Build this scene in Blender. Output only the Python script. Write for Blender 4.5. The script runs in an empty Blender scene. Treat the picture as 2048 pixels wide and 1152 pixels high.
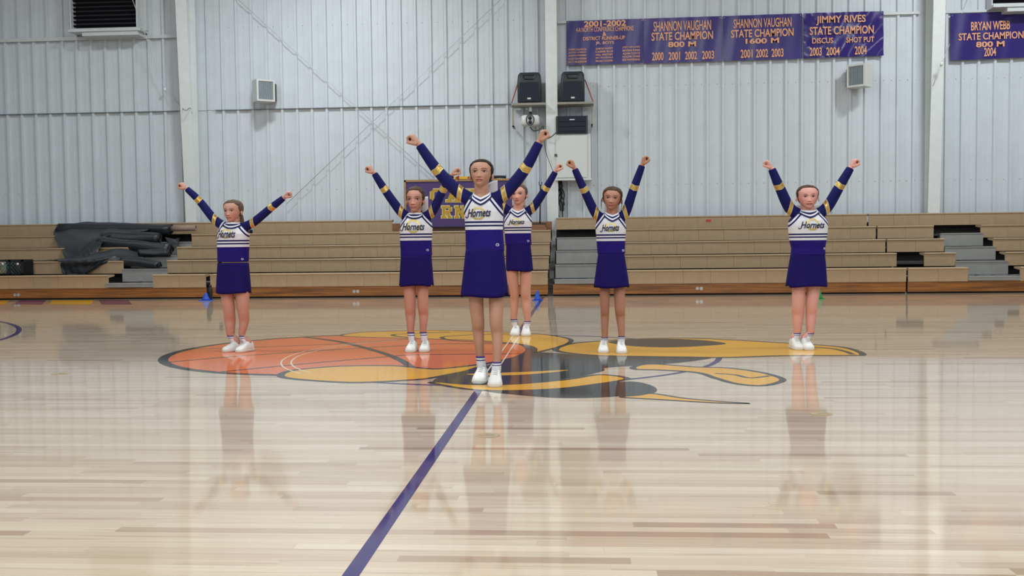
import bpy, bmesh, math, random
import numpy as np
from mathutils import Vector, Matrix
from mathutils.bvhtree import BVHTree
random.seed(7); np.random.seed(7)
C = bpy.context.scene.collection
SC = bpy.context.scene
PI = math.pi

# ------------------------------------------------------------------ camera
W, H = 2048, 1152
FPX, PITCH, ROLL, YAW, CAMH = 2025.4, 0.04769, -0.01119, 0.07074, 0.985
_cy, _sy = math.cos(YAW), math.sin(YAW)
FWD = Vector((-_sy*math.cos(PITCH), _cy*math.cos(PITCH), -math.sin(PITCH)))
_r0 = Vector((_cy, _sy, 0)); _u0 = _r0.cross(FWD)
RIGHT = math.cos(ROLL)*_r0 + math.sin(ROLL)*_u0
UP = -math.sin(ROLL)*_r0 + math.cos(ROLL)*_u0
CAM = Vector((0, 0, CAMH))
cam_d = bpy.data.cameras.new('camera'); cam = bpy.data.objects.new('camera', cam_d); C.objects.link(cam)
cam_d.sensor_width = 36; cam_d.lens = FPX/W*36; cam_d.clip_end = 100
m = Matrix.Identity(4)
for i in range(3):
    m[i][0] = RIGHT[i]; m[i][1] = UP[i]; m[i][2] = -FWD[i]; m[i][3] = CAM[i]
cam.matrix_world = m
SC.camera = cam

# ------------------------------------------------------------------ world, lamps, exposure
wd = bpy.data.worlds.new('world'); SC.world = wd; wd.use_nodes = True
wd.node_tree.nodes['Background'].inputs[0].default_value = (.85, .92, 1, 1)
wd.node_tree.nodes['Background'].inputs[1].default_value = .25
SC.view_settings.view_transform = 'Standard'; SC.view_settings.look = 'None'
SC.view_settings.gamma = 1; SC.view_settings.use_curve_mapping = False
SC.view_settings.exposure = -1.03
def area(loc, sx, sy, power, col, rot=(0, 0, 0)):
    d = bpy.data.lights.new('gym_light', 'AREA'); d.shape = 'RECTANGLE'; d.size = sx; d.size_y = sy
    d.energy = power; d.color = col
    o = bpy.data.objects.new('gym_light', d); C.objects.link(o); o.location = loc; o.rotation_euler = rot
COOL = (.93, .98, 1.0)
for lx, ly, pw in ((-8, -2, 380), (-2.5, -2, 480), (2.5, -2, 480), (8, -2, 380), (-9, 3, 260), (-3, 3, 320), (3, 3, 320), (9, 3, 260), (-9, 9, 300), (-3, 9, 340), (3, 9, 340), (9, 9, 300),
                   (-11, 16, 130), (-4.9, 16.5, 520), (1.2, 16.0, 150), (7.4, 16.5, 500), (13, 15.5, 160)):
    area((lx, ly, 7.4), 1.2, .5, pw, COOL)

# ------------------------------------------------------------------ pixel -> place helpers (photograph 2048x1152)
def ray(px, py): return FWD*FPX + RIGHT*(px - W/2) - UP*(py - H/2)
def onY(px, py, Y):
    d = ray(px, py); return CAM + d*((Y - CAM.y)/d.y)
def onF(px, py, z=0.0):
    d = ray(px, py); return CAM + d*((z - CAM.z)/d.z)

# ------------------------------------------------------------------ materials
def srgb(r, g, b):
    f = lambda c: (c/255/12.92) if c/255 <= .04045 else ((c/255+.055)/1.055)**2.4
    return (f(r), f(g), f(b), 1)
class NT:
    def __init__(s, name):
        s.m = bpy.data.materials.new(name); s.m.use_nodes = True; s.t = s.m.node_tree; s.n = s.t.nodes
        s.b = s.n['Principled BSDF']
    def node(s, ty, **kw):
        x = s.n.new(ty)
        for k, v in kw.items(): setattr(x, k, v)
        return x
    def link(s, a, b): s.t.links.new(a, b)
    def put(s, v, sock):
        if hasattr(v, 'is_output'): s.link(v, sock)
        else: sock.default_value = v
    def math(s, op, a, b=0.0, c=None):
        x = s.node('ShaderNodeMath', operation=op); s.put(a, x.inputs[0]); s.put(b, x.inputs[1])
        if c is not None: s.put(c, x.inputs[2])
        return x.outputs[0]
    def band(s, v, a, b): return s.math('MULTIPLY', s.math('GREATER_THAN', v, a), s.math('LESS_THAN', v, b))
    def mix(s, f, a, b, bt='MIX'):
        x = s.node('ShaderNodeMix', data_type='RGBA', blend_type=bt); s.put(f, x.inputs[0]); s.put(a, x.inputs[6]); s.put(b, x.inputs[7])
        return x.outputs[2]
    def attr(s, name, out='Fac'): return s.node('ShaderNodeAttribute', attribute_name=name).outputs[out]
    def noise(s, scale, detail=3, vec=None, stretch=None, rough=.5):
        n = s.node('ShaderNodeTexNoise'); n.inputs['Scale'].default_value = scale; n.inputs['Detail'].default_value = detail
        n.inputs['Roughness'].default_value = rough
        if vec is None: vec = s.node('ShaderNodeTexCoord').outputs['Object']
        if stretch:
            mp = s.node('ShaderNodeMapping'); mp.inputs['Scale'].default_value = stretch; s.link(vec, mp.inputs[0]); vec = mp.outputs[0]
        s.link(vec, n.inputs['Vector']); return n.outputs['Fac']
    def ramp(s, f, stops):
        r = s.node('ShaderNodeValToRGB'); e = r.color_ramp.elements
        while len(e) < len(stops): e.new(.5)
        for k, (p, c) in enumerate(stops): e[k].position = p; e[k].color = c
        s.link(f, r.inputs[0]); return r.outputs[0]
    def bump(s, h, strength=.2, dist=.01):
        b = s.node('ShaderNodeBump'); b.inputs['Strength'].default_value = strength; b.inputs['Distance'].default_value = dist
        s.link(h, b.inputs['Height']); s.link(b.outputs[0], s.b.inputs['Normal'])
    def set(s, **kw):
        for k, v in kw.items(): s.put(v, s.b.inputs[k.replace('_', ' ')])
        return s.m
def mat(name, col, rough=.5, metal=0.0, var=.08, scale=20, stretch=None, bump=0, coat=0, spec=.5):
    t = NT(name); n = t.noise(scale, 3, stretch=stretch)
    lo = tuple(c*(1-var) for c in col[:3])+(1,); hi = tuple(min(1, c*(1+var)) for c in col[:3])+(1,)
    t.set(Base_Color=t.ramp(n, [(.3, lo), (.7, hi)]), Roughness=rough, Metallic=metal)
    t.b.inputs['Specular IOR Level'].default_value = spec
    if coat: t.b.inputs['Coat Weight'].default_value = coat; t.b.inputs['Coat Roughness'].default_value = .1
    if bump: t.bump(n, bump)
    return t.m

def wood_floor(name, tone_from_object):
    t = NT(name)
    tone = t.node('ShaderNodeObjectInfo').outputs['Random'] if tone_from_object else t.attr('tone')
    geo = t.node('ShaderNodeNewGeometry').outputs['Position']
    sh = t.node('ShaderNodeVectorMath', operation='ADD'); t.link(geo, sh.inputs[0])
    cx = t.node('ShaderNodeCombineXYZ'); t.link(t.math('MULTIPLY', tone, 37.0), cx.inputs[0]); t.link(t.math('MULTIPLY', tone, 11.0), cx.inputs[2])
    t.link(cx.outputs[0], sh.inputs[1])
    g = t.noise(1.0, 5, vec=sh.outputs[0], stretch=(1.6, 120, 1), rough=.65)
    base = t.ramp(tone, [(0, srgb(170, 144, 120)), (.07, srgb(192, 170, 146)), (.35, srgb(202, 182, 158)), (.7, srgb(207, 188, 164)), (1, srgb(215, 198, 176))])
    streak = t.ramp(g, [(.22, (.55, .48, .44, 1)), (.40, (.90, .88, .86, 1)), (.58, (1, 1, 1, 1)), (.8, (1.0, .99, .97, 1))])
    col = t.mix(.8, base, streak, 'MULTIPLY')
    g2 = t.noise(1.0, 3, vec=sh.outputs[0], stretch=(1.1, 34, 1), rough=.55)
    col = t.mix(t.math('MULTIPLY', t.math('SUBTRACT', g2, .62, None) if False else t.math('MAXIMUM', t.math('SUBTRACT', g2, .60), 0.0), 3.2), col, srgb(140, 108, 86))
    t.set(Base_Color=col, Roughness=.38, Coat_Weight=1.0, Coat_Roughness=.06, Coat_IOR=1.5)
    t.b.inputs['Specular IOR Level'].default_value = .05
    return t.m
M = {}
M['plank'] = wood_floor('maple_plank', True)
M['planks'] = wood_floor('maple_planks', False)
def paint(name, c):
    t = NT(name); n = t.noise(1.0, 4, stretch=(2, 50, 1))
    t.set(Base_Color=t.mix(t.math('MULTIPLY', n, .18), c, tuple(x*.6 for x in c[:3])+(1,)), Roughness=.4, Coat_Weight=.65, Coat_Roughness=.06)
    t.b.inputs['Specular IOR Level'].default_value = .05
    return t.m
M['p_purple'] = paint('purple_paint', srgb(42, 20, 94))
M['p_plum'] = paint('plum_paint', srgb(104, 60, 92))
M['p_gold'] = paint('gold_paint', srgb(222, 164, 40))
M['p_orange'] = paint('orange_paint', srgb(216, 108, 50))
M['p_dark'] = paint('charcoal_paint', srgb(34, 36, 36))
M['p_pale'] = paint('pale_paint', srgb(226, 214, 190))
M['subfloor'] = mat('subfloor', srgb(110, 84, 62), .8)
M['wall'] = mat('white_wall_panel', srgb(208, 216, 222), .42, 0, .03, 3)
M['wall_up'] = M['wall']
M['steel_white'] = mat('white_painted_steel', srgb(224, 230, 230), .4, 0, .03, 6)
M['trim'] = mat('white_trim', srgb(208, 214, 216), .45, 0, .04, 8)
M['screw'] = mat('screw_grey', srgb(150, 156, 160), .4, .5)
M['seam'] = mat('lap_sealant', srgb(126, 136, 144), .7)
M['seat'] = mat('tan_seat_plastic', srgb(174, 148, 116), .5, 0, .05, 9, bump=.02)
M['kick'] = None
def wood(name, dark, light, st=(1.2, 30, 30), rough=.4, coat=.4, scale=1.6):
    t = NT(name); n = t.noise(scale, 6, stretch=st, rough=.62)
    t.set(Base_Color=t.ramp(n, [(.28, dark), (.5, tuple((a+b)/2 for a, b in zip(dark, light))), (.7, light)]), Roughness=rough, Coat_Weight=coat, Coat_Roughness=.2)
    return t.m
M['kick'] = wood('oak_kickboard', srgb(96, 54, 16), srgb(178, 114, 46), scale=1.1)
M['board'] = wood('brown_board', srgb(104, 66, 38), srgb(150, 102, 62))
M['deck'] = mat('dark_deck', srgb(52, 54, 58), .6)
M['step'] = mat('grey_step', srgb(150, 150, 146), .5, 0, .06, 6)
M['recess'] = mat('under_seat_shadow_panel', srgb(40, 34, 32), .8)  # dark colour stands in for the shade in the bleacher openings
M['steel'] = mat('steel', srgb(200, 200, 196), .3, .8)
M['tarp'] = mat('black_vinyl', srgb(34, 38, 44), .42, 0, .12, 5, bump=.15)
M['cardboard'] = mat('cardboard', srgb(150, 128, 112), .8)
M['black'] = mat('black_plastic', srgb(24, 26, 30), .5)
M['speaker_body'] = mat('charcoal_plastic', srgb(44, 52, 56), .5)
M['speaker_grille'] = mat('speaker_grille', srgb(14, 22, 40), .45, .3)
M['bluecone'] = mat('blue_cone', srgb(36, 84, 190), .5)
M['greencone'] = mat('green_cone', srgb(40, 140, 70), .5)
M['teal'] = mat('teal_label', srgb(50, 120, 120), .5)
M['whitep'] = mat('white_plastic', srgb(215, 218, 216), .45, 0, .03)
M['whitebox'] = mat('white_cabinet', srgb(214, 218, 216), .45, 0, .02)
M['fan_dark'] = mat('dark_louver', srgb(34, 36, 44), .6)
M['louver'] = mat('black_louver', srgb(18, 19, 24), .8, spec=.1)
M['grille'] = mat('grey_grille', srgb(150, 162, 168), .5)
M['grille_dark'] = mat('grille_gap', srgb(104, 116, 124), .6)
M['red'] = mat('red_strap', srgb(170, 70, 76), .6)
M['shelfw'] = mat('grey_shelf', srgb(150, 148, 138), .6)
M['cable'] = mat('grey_cable', srgb(70, 76, 80), .5)
M['rod'] = mat('brace_rod', srgb(206, 213, 218), .4, .2)
M['banner'] = mat('purple_vinyl', srgb(54, 42, 118), .26, 0, .08, 3)
M['banner_gloss'] = mat('glossy_purple_vinyl', srgb(54, 42, 118), .16, 0, .08, 3)
M['bannertxt'] = mat('orange_lettering', srgb(232, 168, 128), .5)
M['signp'] = mat('purple_sign', srgb(72, 52, 108), .55)
M['signgold'] = mat('gold_letter', srgb(182, 146, 24), .5)
M['signcream'] = mat('cream_letter_edge', srgb(232, 224, 180), .5)
M['signframe'] = wood('sign_frame', srgb(140, 104, 60), srgb(180, 140, 92))
M['yellow'] = mat('yellow_box', srgb(222, 176, 30), .5)
M['redp2'] = mat('red_sticker', srgb(190, 60, 50), .5)
M['redp'] = mat('dark_red', srgb(130, 30, 20), .5)
M['socket'] = mat('worn_socket_cover', srgb(178, 156, 124), .4, .3)
M['brass'] = mat('brass', srgb(196, 170, 100), .3, .9)
M['ceiling'] = mat('ceiling', srgb(190, 192, 190), .8)

# ------------------------------------------------------------------ mesh helpers
def wl(o):
    v = Vector((0, 0, 0))
    while o: v += o.location; o = o.parent
    return v
def link(name, me, parent=None, loc=None):
    o = bpy.data.objects.new(name, me); C.objects.link(o)
    if parent: o.parent = parent
    if loc is not None: o.location = Vector(loc) - (wl(parent) if parent else Vector())
    return o
def thing(name, label, cat, loc, group=None):
    o = bpy.data.objects.new(name, None); C.objects.link(o); o.location = loc; o.empty_display_size = .1
    o['label'] = label; o['category'] = cat
    if group: o['group'] = group
    return o
def tag(o, label, cat, group=None):
    o['label'] = label; o['category'] = cat
    if group: o['group'] = group
    return o
class MB:
    def __init__(s): s.v = []; s.f = []; s.mi = []; s.sm = []
    def add(s, v, f, mi=0, smooth=False):
        n = len(s.v); s.v += [tuple(p) for p in v]; s.f += [tuple(i+n for i in q) for q in f]
        s.mi += [mi]*len(f); s.sm += [smooth]*len(f); return s
    def box(s, a, b, mi=0, M4=None):
        x0, y0, z0 = a; x1, y1, z1 = b
        v = [Vector(p) for p in ((x0,y0,z0),(x1,y0,z0),(x1,y1,z0),(x0,y1,z0),(x0,y0,z1),(x1,y0,z1),(x1,y1,z1),(x0,y1,z1))]
        if M4: v = [M4 @ p for p in v]
        return s.add(v, [(3,2,1,0),(4,5,6,7),(0,1,5,4),(1,2,6,5),(2,3,7,6),(3,0,4,7)], mi)
    def rings(s, rs, mi=0, smooth=True, cap=True, closed=True):
        k = len(rs[0]); v = [p for r in rs for p in r]; f = []
        for i in range(len(rs)-1):
            for j in range(k if closed else k-1):
                j2 = (j+1) % k; f.append((i*k+j, i*k+j2, (i+1)*k+j2, (i+1)*k+j))
        if cap: f.append(tuple(range(k))[::-1]); f.append(tuple((len(rs)-1)*k+j for j in range(k)))
        return s.add(v, f, mi, smooth)
    def tube(s, pts, rad, n=12, mi=0, smooth=True, sub=0, flat=1.0):
        P = [Vector(p) for p in pts]; R = list(rad) if hasattr(rad, '__len__') else [rad]*len(P)
        if sub: P, R = catmull(P, R, sub)
        rs = []; ref = None
        for i, p in enumerate(P):
            t = (P[min(i+1, len(P)-1)] - P[max(i-1, 0)])
            if t.length < 1e-9: t = Vector((0, 0, 1))
            t.normalize()
            if ref is None:
                ref = Vector((0, 1, 0)) if abs(t.y) < .8 else Vector((1, 0, 0))
            a = (ref - t*ref.dot(t)).normalized(); ref = a; b = t.cross(a)
            rs.append([p + (a*math.cos(2*PI*j/n)*flat + b*math.sin(2*PI*j/n))*R[i] for j in range(n)])
        return s.rings(rs, mi, smooth)
    def ball(s, c, r, n=12, mi=0, M4=None):
        c = Vector(c); r = Vector(r) if hasattr(r, '__len__') else Vector((r, r, r)); rs = []
        for i in range(1, n):
            th = PI*i/n
            ring = [Vector((r.x*math.sin(th)*math.cos(2*PI*j/(2*n)), r.y*math.sin(th)*math.sin(2*PI*j/(2*n)), -r.z*math.cos(th))) for j in range(2*n)]
            rs.append([c + ((M4 @ p) if M4 else p) for p in ring])
        return s.rings(rs, mi, True)
    def mesh(s, name, mats, off=Vector((0, 0, 0))):
        me = bpy.data.meshes.new(name)
        me.from_pydata([(p[0]-off[0], p[1]-off[1], p[2]-off[2]) for p in s.v], [], s.f)
        for k in (mats if isinstance(mats, (list, tuple)) else [mats]): me.materials.append(k)
        me.polygons.foreach_set('material_index', s.mi); me.polygons.foreach_set('use_smooth', s.sm); me.update()
        return me
    def build(s, name, mats, parent=None, label=None):
        o = link(name, s.mesh(name, mats, wl(parent) if parent else Vector()), parent)
        if label: o['label'] = label
        return o
def catmull(P, R, sub):
    Q = []; S = []
    n = len(P)
    for i in range(n-1):
        p0, p1, p2, p3 = P[max(i-1, 0)], P[i], P[i+1], P[min(i+2, n-1)]
        for k in range(sub):
            t = k/sub
            Q.append(.5*((2*p1)+(p2-p0)*t+(2*p0-5*p1+4*p2-p3)*t*t+(3*p1-p0-3*p2+p3)*t**3))
            S.append(R[i]*(1-t)+R[i+1]*t)
    Q.append(P[-1]); S.append(R[-1]); return Q, S
def struct(o): o['kind'] = 'structure'; return o
def text_mesh(s, bold=.0, shear=0.0, res=3):
    c = bpy.data.curves.new('t', 'FONT'); c.body = s; c.offset = bold; c.shear = shear; c.resolution_u = res; c.size = 1
    o = bpy.data.objects.new('t', c); C.objects.link(o)
    dg = bpy.context.evaluated_depsgraph_get(); dg.update()
    me = bpy.data.meshes.new_from_object(o.evaluated_get(dg))
    v = np.array([tuple(p.co) for p in me.vertices]); f = [tuple(p.vertices) for p in me.polygons]
    bpy.data.objects.remove(o); bpy.data.curves.remove(c); bpy.data.meshes.remove(me)
    lo, hi = v.min(0), v.max(0)
    v[:, 0] = (v[:, 0]-lo[0])/(hi[0]-lo[0]); v[:, 1] = (v[:, 1]-lo[1])/(hi[1]-lo[1])
    return v, f
def text_on(name, s, quad, mt, parent, lift=(0, -.004, 0), bold=.02, shear=0.0):
    """flat lettering filling the quad: bottom-left, bottom-right, top-left corners"""
    v, f = text_mesh(s, bold, shear); a, b, c = [Vector(q) for q in quad]; L = Vector(lift)
    mb = MB(); mb.add([a + (b-a)*x + (c-a)*y + L for x, y, _ in v], f)
    return mb.build(name, mt, parent)

# ================================================================== SETTING
# ---- floor: maple strips running along the wall
fl = MB(); fl.box((-16.5, -4, -.06), (16.5, 21.5, -.021)); floor = struct(fl.build('floor', M['subfloor']))
PW = .057
def xr(Y): return (-.585*Y-1.4, .47*Y+1.2)
planks = []
row = 0; y = 1.9
while y < 20.3:
    a, b = xr(y); x = a - random.random()
    while x < b:
        L = random.choice((.45, .6, .8, .95, 1.1, 1.4, 1.7)) * random.uniform(.85, 1.15)
        planks.append((x, y, L)); x += L
    y += PW
def inview(x, y, L):
    def pxx(X): 
        d = Vector((X, y, 0)) - CAM; return W/2 + FPX*d.dot(RIGHT)/d.dot(FWD)
    d = Vector((x+L/2, y+PW/2, 0)) - CAM; py = H/2 - FPX*d.dot(UP)/d.dot(FWD)
    return py < H+4 and pxx(x+L) > 0 and pxx(x) < W
near = [p for p in planks if inview(*p)][:296]; ns = set(near)
pm = MB(); pm.box((.00012, .00022, -.02), (.99988, PW-.00022, 0)); pme = pm.mesh('plank', M['plank'])
for x, y, L in near:
    o = link('plank', pme, floor, (x, y, 0)); o.scale = (L, 1, 1)
rest = MB(); tones = []
for p in planks:
    if p in ns: continue
    x, y, L = p; rest.box((x+.00015, y+.00022, -.02), (x+L-.00015, y+PW-.00022, 0)); tones.append(random.random())
ro = rest.build('planks', M['planks'], floor); ro['kind'] = 'stuff'
at = ro.data.attributes.new('tone', 'FLOAT', 'FACE'); at.data.foreach_set('value', np.repeat(np.array(tones, dtype=np.float32), 6))

# ---- painted court markings (flat paint, part of the floor)
ZP = [.0003]
def poly(name, pts, mt, label=None, smooth=0, world=False, dz=None):
    if dz is None: ZP[0] += .00003; z = ZP[0]
    else: z = dz
    P = [Vector((p[0], p[1], 0)) if world else onF(*p) for p in pts]
    if smooth:
        Q = []
        n = len(P)
        for i in range(n):
            p0, p1, p2, p3 = P[i-1], P[i], P[(i+1) % n], P[(i+2) % n]
            for k in range(smooth):
                t = k/smooth
                Q.append(.5*((2*p1)+(p2-p0)*t+(2*p0-5*p1+4*p2-p3)*t*t+(3*p1-p0-3*p2+p3)*t**3))
        P = Q
    bm = bmesh.new(); vs = [bm.verts.new((p.x, p.y, z)) for p in P]
    f = bm.faces.new(vs)
    if f.normal.z == 0: f.normal_update()
    if f.normal.z < 0: f.normal_flip()
    bmesh.ops.triangulate(bm, faces=[f], ngon_method='EAR_CLIP')
    me = bpy.data.meshes.new(name); bm.to_mesh(me); bm.free(); me.materials.append(mt)
    o = link(name, me, floor)
    if label: o['label'] = label
    return o
def stroke(name, pts, w, mt, label=None, world=False, smooth=6, closed=False, taper=False):
    ZP[0] += .00003
    P = [Vector((p[0], p[1], 0)) if world else onF(*p) for p in pts]
    if smooth: P, _ = catmull(P, [0]*len(P), smooth)
    v = []; f = []; n = len(P)
    for i, p in enumerate(P):
        t = (P[min(i+1, n-1)]-P[max(i-1, 0)]).normalized() if not closed else (P[(i+1) % n]-P[i-1]).normalized()
        s = Vector((-t.y, t.x, 0))*w/2
        if taper: s *= max(.15, math.sin(PI*min(1, max(0, i/(n-1)))))
        v += [(p.x+s.x, p.y+s.y, ZP[0]), (p.x-s.x, p.y-s.y, ZP[0])]
    for i in range(n-1 if not closed else n): 
        j = (i+1) % n; f.append((2*i, 2*i+1, 2*j+1, 2*j))
    mb = MB(); mb.add(v, f); o = mb.build(name, mt, floor)
    if label: o['label'] = label
    return o
XL, YC = -.6926, 8.593
def circ(cx, cy, r, n=96, a0=0, a1=2*PI): return [(cx+r*math.cos(a0+(a1-a0)*k/n), cy+r*math.sin(a0+(a1-a0)*k/n)) for k in range(n+1)]
# centre line and centre circle (paler where it crosses the emblem)
poly('centre_line', [(XL-.026, 1.9), (XL+.026, 1.9), (XL+.026, 17.2), (XL-.026, 17.2)], M['p_purple'], 'straight purple centre line across the court', world=True)
stroke('centre_circle', circ(XL, YC, 1.81)[:-1], .05, M['p_purple'], 'thin purple circle at centre court', world=True, smooth=0, closed=True)
# ball of the floor emblem
bp = [(318,722),(330,709),(389,698),(452,683),(554,677),(676,670.5),(346,735),(407,745),(478,750.5),(561.5,752),(1072,699.7),(1064,707),(1008,722.5)]
A_ = np.array([[2*onF(*p).x, 2*onF(*p).y, 1] for p in bp]); b_ = np.array([onF(*p).x**2+onF(*p).y**2 for p in bp])
bx, by, bc = np.linalg.lstsq(A_, b_, rcond=None)[0]; br = math.sqrt(bc+bx*bx+by*by)
# smooth radial outline through the measured points keeps the ball round
poly('ball_outline', circ(bx, by, br, 120)[:-1], M['p_dark'], 'charcoal rim of the painted basketball', world=True)
poly('painted_basketball', circ(bx, by, br-.085, 120)[:-1], M['p_orange'], 'orange painted basketball on the court', world=True)
DK = M['p_dark']; GD = M['p_gold']
def inball(pts):
    out = []
    for p in pts:
        q = onF(*p); d = Vector((q.x-bx, q.y-by, 0)); L = d.length
        if L > br-.04: d *= (br-.04)/L
        out.append((bx+d.x, by+d.y))
    return out
for pts, w in (([(386,698),(528,694),(690,687),(820,678),(960,676)], .042), ([(338,724.5),(462,713.6),(643,701),(780,693),(874,688),(1060,687)], .045),
               ([(440,744),(592,729.4),(780,713),(856,709),(1065,708)], .045), ([(607,674),(681,684),(757,703.5),(798,719),(822,734),(832,742)], .07)):
    stroke('ball_seam', inball(pts), w, DK, 'charcoal seam line of the painted basketball', world=True)
# plain gold and charcoal bands around the ball (generic stand-in for the artwork)
def patch(name, pts, mt, label, w=.05, sm=5):
    P = [onF(*p) for p in pts]
    poly(name, pts, mt, label, smooth=sm)
    Q = []
    n = len(P)
    for i in range(n):
        p0, p1, p2, p3 = P[i-1], P[i], P[(i+1) % n], P[(i+2) % n]
        for k in range(5):
            t = k/5; q = .5*((2*p1)+(p2-p0)*t+(2*p0-5*p1+4*p2-p3)*t*t+(3*p1-p0-3*p2+p3)*t**3); Q.append((q.x, q.y))
    if w: stroke(name+'_outline', Q, w, DK, None, world=True, smooth=0, closed=True)
patch('gold_band', [(681,671),(720,665),(800,662),(880,661),(960,663),(1040,666),(1100,670.5),(1141,679),(1130,690),(1098,699),(1070,705),(1069,697),(1050,690),(1000,684),(940,680.5),(880,678.5),(800,676),(720,674)], GD, 'curved gold painted band above the basketball')
stroke('band_line', [(900,664.5),(840,666.5),(795,668.5),(785,670.5),(797,673),(830,676)], .05, DK)
stroke('band_line', [(1020,668),(940,670),(893,673),(884,676),(905,681),(960,684),(1010,687)], .05, DK)
patch('charcoal_body_band', [(1062,706),(1110,706),(1180,711),(1289,714),(1370,714.5),(1423,715.5),(1388,722),(1330,728),(1265,731.6),(1211,736),(1207,742),(1160,753),(1110,760),(1034,767),(942,768),(885,764),(866,763),(880,754),(925,745),(965,733),(1010,722)], DK, 'broad charcoal painted band right of the basketball', 0)
poly('gold_stripe', [(935,748),(1034,744.5),(1137,740),(1090,746),(1034,750),(970,751)], GD, 'thin gold stripe within the charcoal band', smooth=4)
patch('gold_leaf', [(562,749),(592,740),(681,732.5),(782,731.5),(823,734.5),(869,738),(910,735),(965,729.5),(942,740),(900,749),(856,757),(820,760),(750,764),(681,764.5),(579,757)], GD, 'gold painted leaf shape below the basketball', .06, 4)
poly('charcoal_wedge', [(1262,763),(1300,770),(1314,779.5),(1300,788),(1235,793),(1170,796),(1110,795.5),(1034,790),(973,782),(1050,778),(1186,768)], DK, 'lower charcoal painted wedge', smooth=4)
patch('gold_crescent', [(864,766),(880,764.5),(942,769),(1034,768),(1135,759),(1199,749.5),(1255,757.5),(1186,769.5),(1110,778),(1008,781.5),(932,778)], GD, 'gold painted crescent between charcoal bands', .05, 4)
patch('gold_spike', [(1243,794.5),(1275,791),(1306,787.5),(1371,797),(1453,804),(1498,807),(1426,805.5),(1317,799)], GD, 'long thin gold painted spike', .035, 3)
patch('gold_ellipse', [(1112,701),(1140,688),(1212,681.5),(1300,677),(1371,676.5),(1453,679.5),(1585,687),(1672,693),(1708,700),(1726,709.5),(1700,711),(1563,711.6),(1453,715),(1371,714),(1289,713),(1180,710)], GD, 'long gold painted ellipse at right of the emblem', .06, 4)
poly('charcoal_oval', [(1215,684),(1260,679.5),(1334,677.5),(1410,681),(1452,687.5),(1410,692),(1334,695),(1260,692)], DK, 'charcoal painted oval in the gold ellipse', smooth=5)
stroke('band_line', [(1600,692),(1660,697),(1690,703),(1706,709)], .05, DK)
patch('gold_petal', [(1266,735),(1285,729.5),(1322,729),(1388,734),(1453,736),(1522,745),(1564,757.6),(1554,766),(1519,771.5),(1470,767),(1430,756),(1393,745),(1317,740),(1275,739)], GD, 'small gold painted petal right of the charcoal band', .05, 4)
stroke('band_line', [(1540,752),(1500,756),(1470,750),(1430,747)], .04, DK)
# pale ghost of the centre line and circle over the emblem
for s in (-1, 1):
    stroke('pale_edge', [(XL+s*.034, 6.95), (XL+s*.034, 10.3)], .012, M['p_pale'], 'pale edge of the centre line over the emblem', world=True, smooth=0)
for r in (1.77, 1.85):
    stroke('pale_edge', circ(XL, YC, r, 60, PI*.72, PI*1.22), .014, M['p_pale'], 'pale edge of the centre circle over the emblem', world=True, smooth=0)
# marks near the left bleachers and the free-throw circle at the left edge
for q, mt, lb in (([(40,600.5),(92,600.5),(84,609),(25,609)], M['p_plum'], 'plum painted block on the floor'), ([(104,600.5),(187,600.5),(183,609),(98,609)], M['p_gold'], 'gold painted block on the floor'),
              ([(197,600.5),(257,600.5),(264,609),(204,609)], M['p_plum'], 'plum painted block on the floor'), ([(-30,601),(18,601),(10,609.5),(-40,609.5)], M['p_gold'], 'gold painted block at the left edge')):
    poly('painted_block', q, mt, lb)
ce = onF(-118, 661); stroke('free_throw_circle', circ(ce.x, ce.y, 1.83)[:-1] if False else [tuple(onF(38-0*k, 661))[:2] for k in range(1)]+[tuple(onF(*p))[:2] for p in ((36,655),(22,648.5),(0,643.5),(-60,637),(-160,636),(-260,650),(-270,664),(-200,684),(-100,690),(-30,685),(0,680),(26,671),(36,665))], .055, M['p_purple'], 'purple free-throw circle cut by the left edge', world=True, closed=True, smooth=4)

# ---- room shell
YW = 20.35
def shell(name, a, b, mt): mb = MB(); mb.box(a, b); return struct(mb.build(name, mt))
ceil = shell('ceiling', (-16.6, -4.1, 8.0), (16.6, 20.6, 8.2), M['ceiling'])
shell('wall_left', (-16.7, -4.1, -.02), (-16.5, 20.6, 8), M['wall']); shell('wall_right', (16.5, -4.1, -.02), (16.7, 20.6, 8), M['wall'])
shell('wall_front', (-16.5, -4.3, -.02), (16.5, -4.1, 8), M['wall'])
wallb = shell('wall_back', (-16.5, YW+.03, -.02), (16.5, YW+.2, 8), M['wall'])
RIB = .3048
def panel_mesh(nr, z0, z1):
    prof = []
    for k in range(nr):
        x = k*RIB
        prof += [(x, 0), (x+.014, -.046), (x+.058, -.046), (x+.072, 0), (x+.184, 0), (x+.188, -.0035), (x+.196, -.0035), (x+.200, 0)]
    prof.append((nr*RIB-.0005, 0))
    mb = MB(); n = len(prof)
    v = [(x, yy, z0) for x, yy in prof]+[(x, yy, z1) for x, yy in prof]+[(x, yy+.004, z0) for x, yy in prof]
    f = [(i, i+1, n+i+1, n+i) for i in range(n-1)]+[(i, 2*n+i, 2*n+i+1, i+1) for i in range(n-1)]
    mb.add(v, f); return mb.mesh('wall_panel', M['wall'])
XC = [-7.9055-7.31, -7.9055, -.5946, 6.7163, 6.7163+7.31]
ZS = 3.69
full = panel_mesh(3, 0, 7.9); low = panel_mesh(3, 0, ZS+.05); upp = panel_mesh(3, ZS, 7.9)
x0 = -15.3; k = 0
x0 = onY(1443.5, 200, YW-.03).x-.008-27*3*RIB
while x0 < 16.0:
    if x0 + 1.2*RIB < XC[2]:
        link('wall_panel', low, wallb, (x0, YW+.014, 0)); link('wall_panel', upp, wallb, (x0, YW, 0))
    else: link('wall_panel', full, wallb, (x0, YW, 0))
    x0 += 3*RIB
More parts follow.
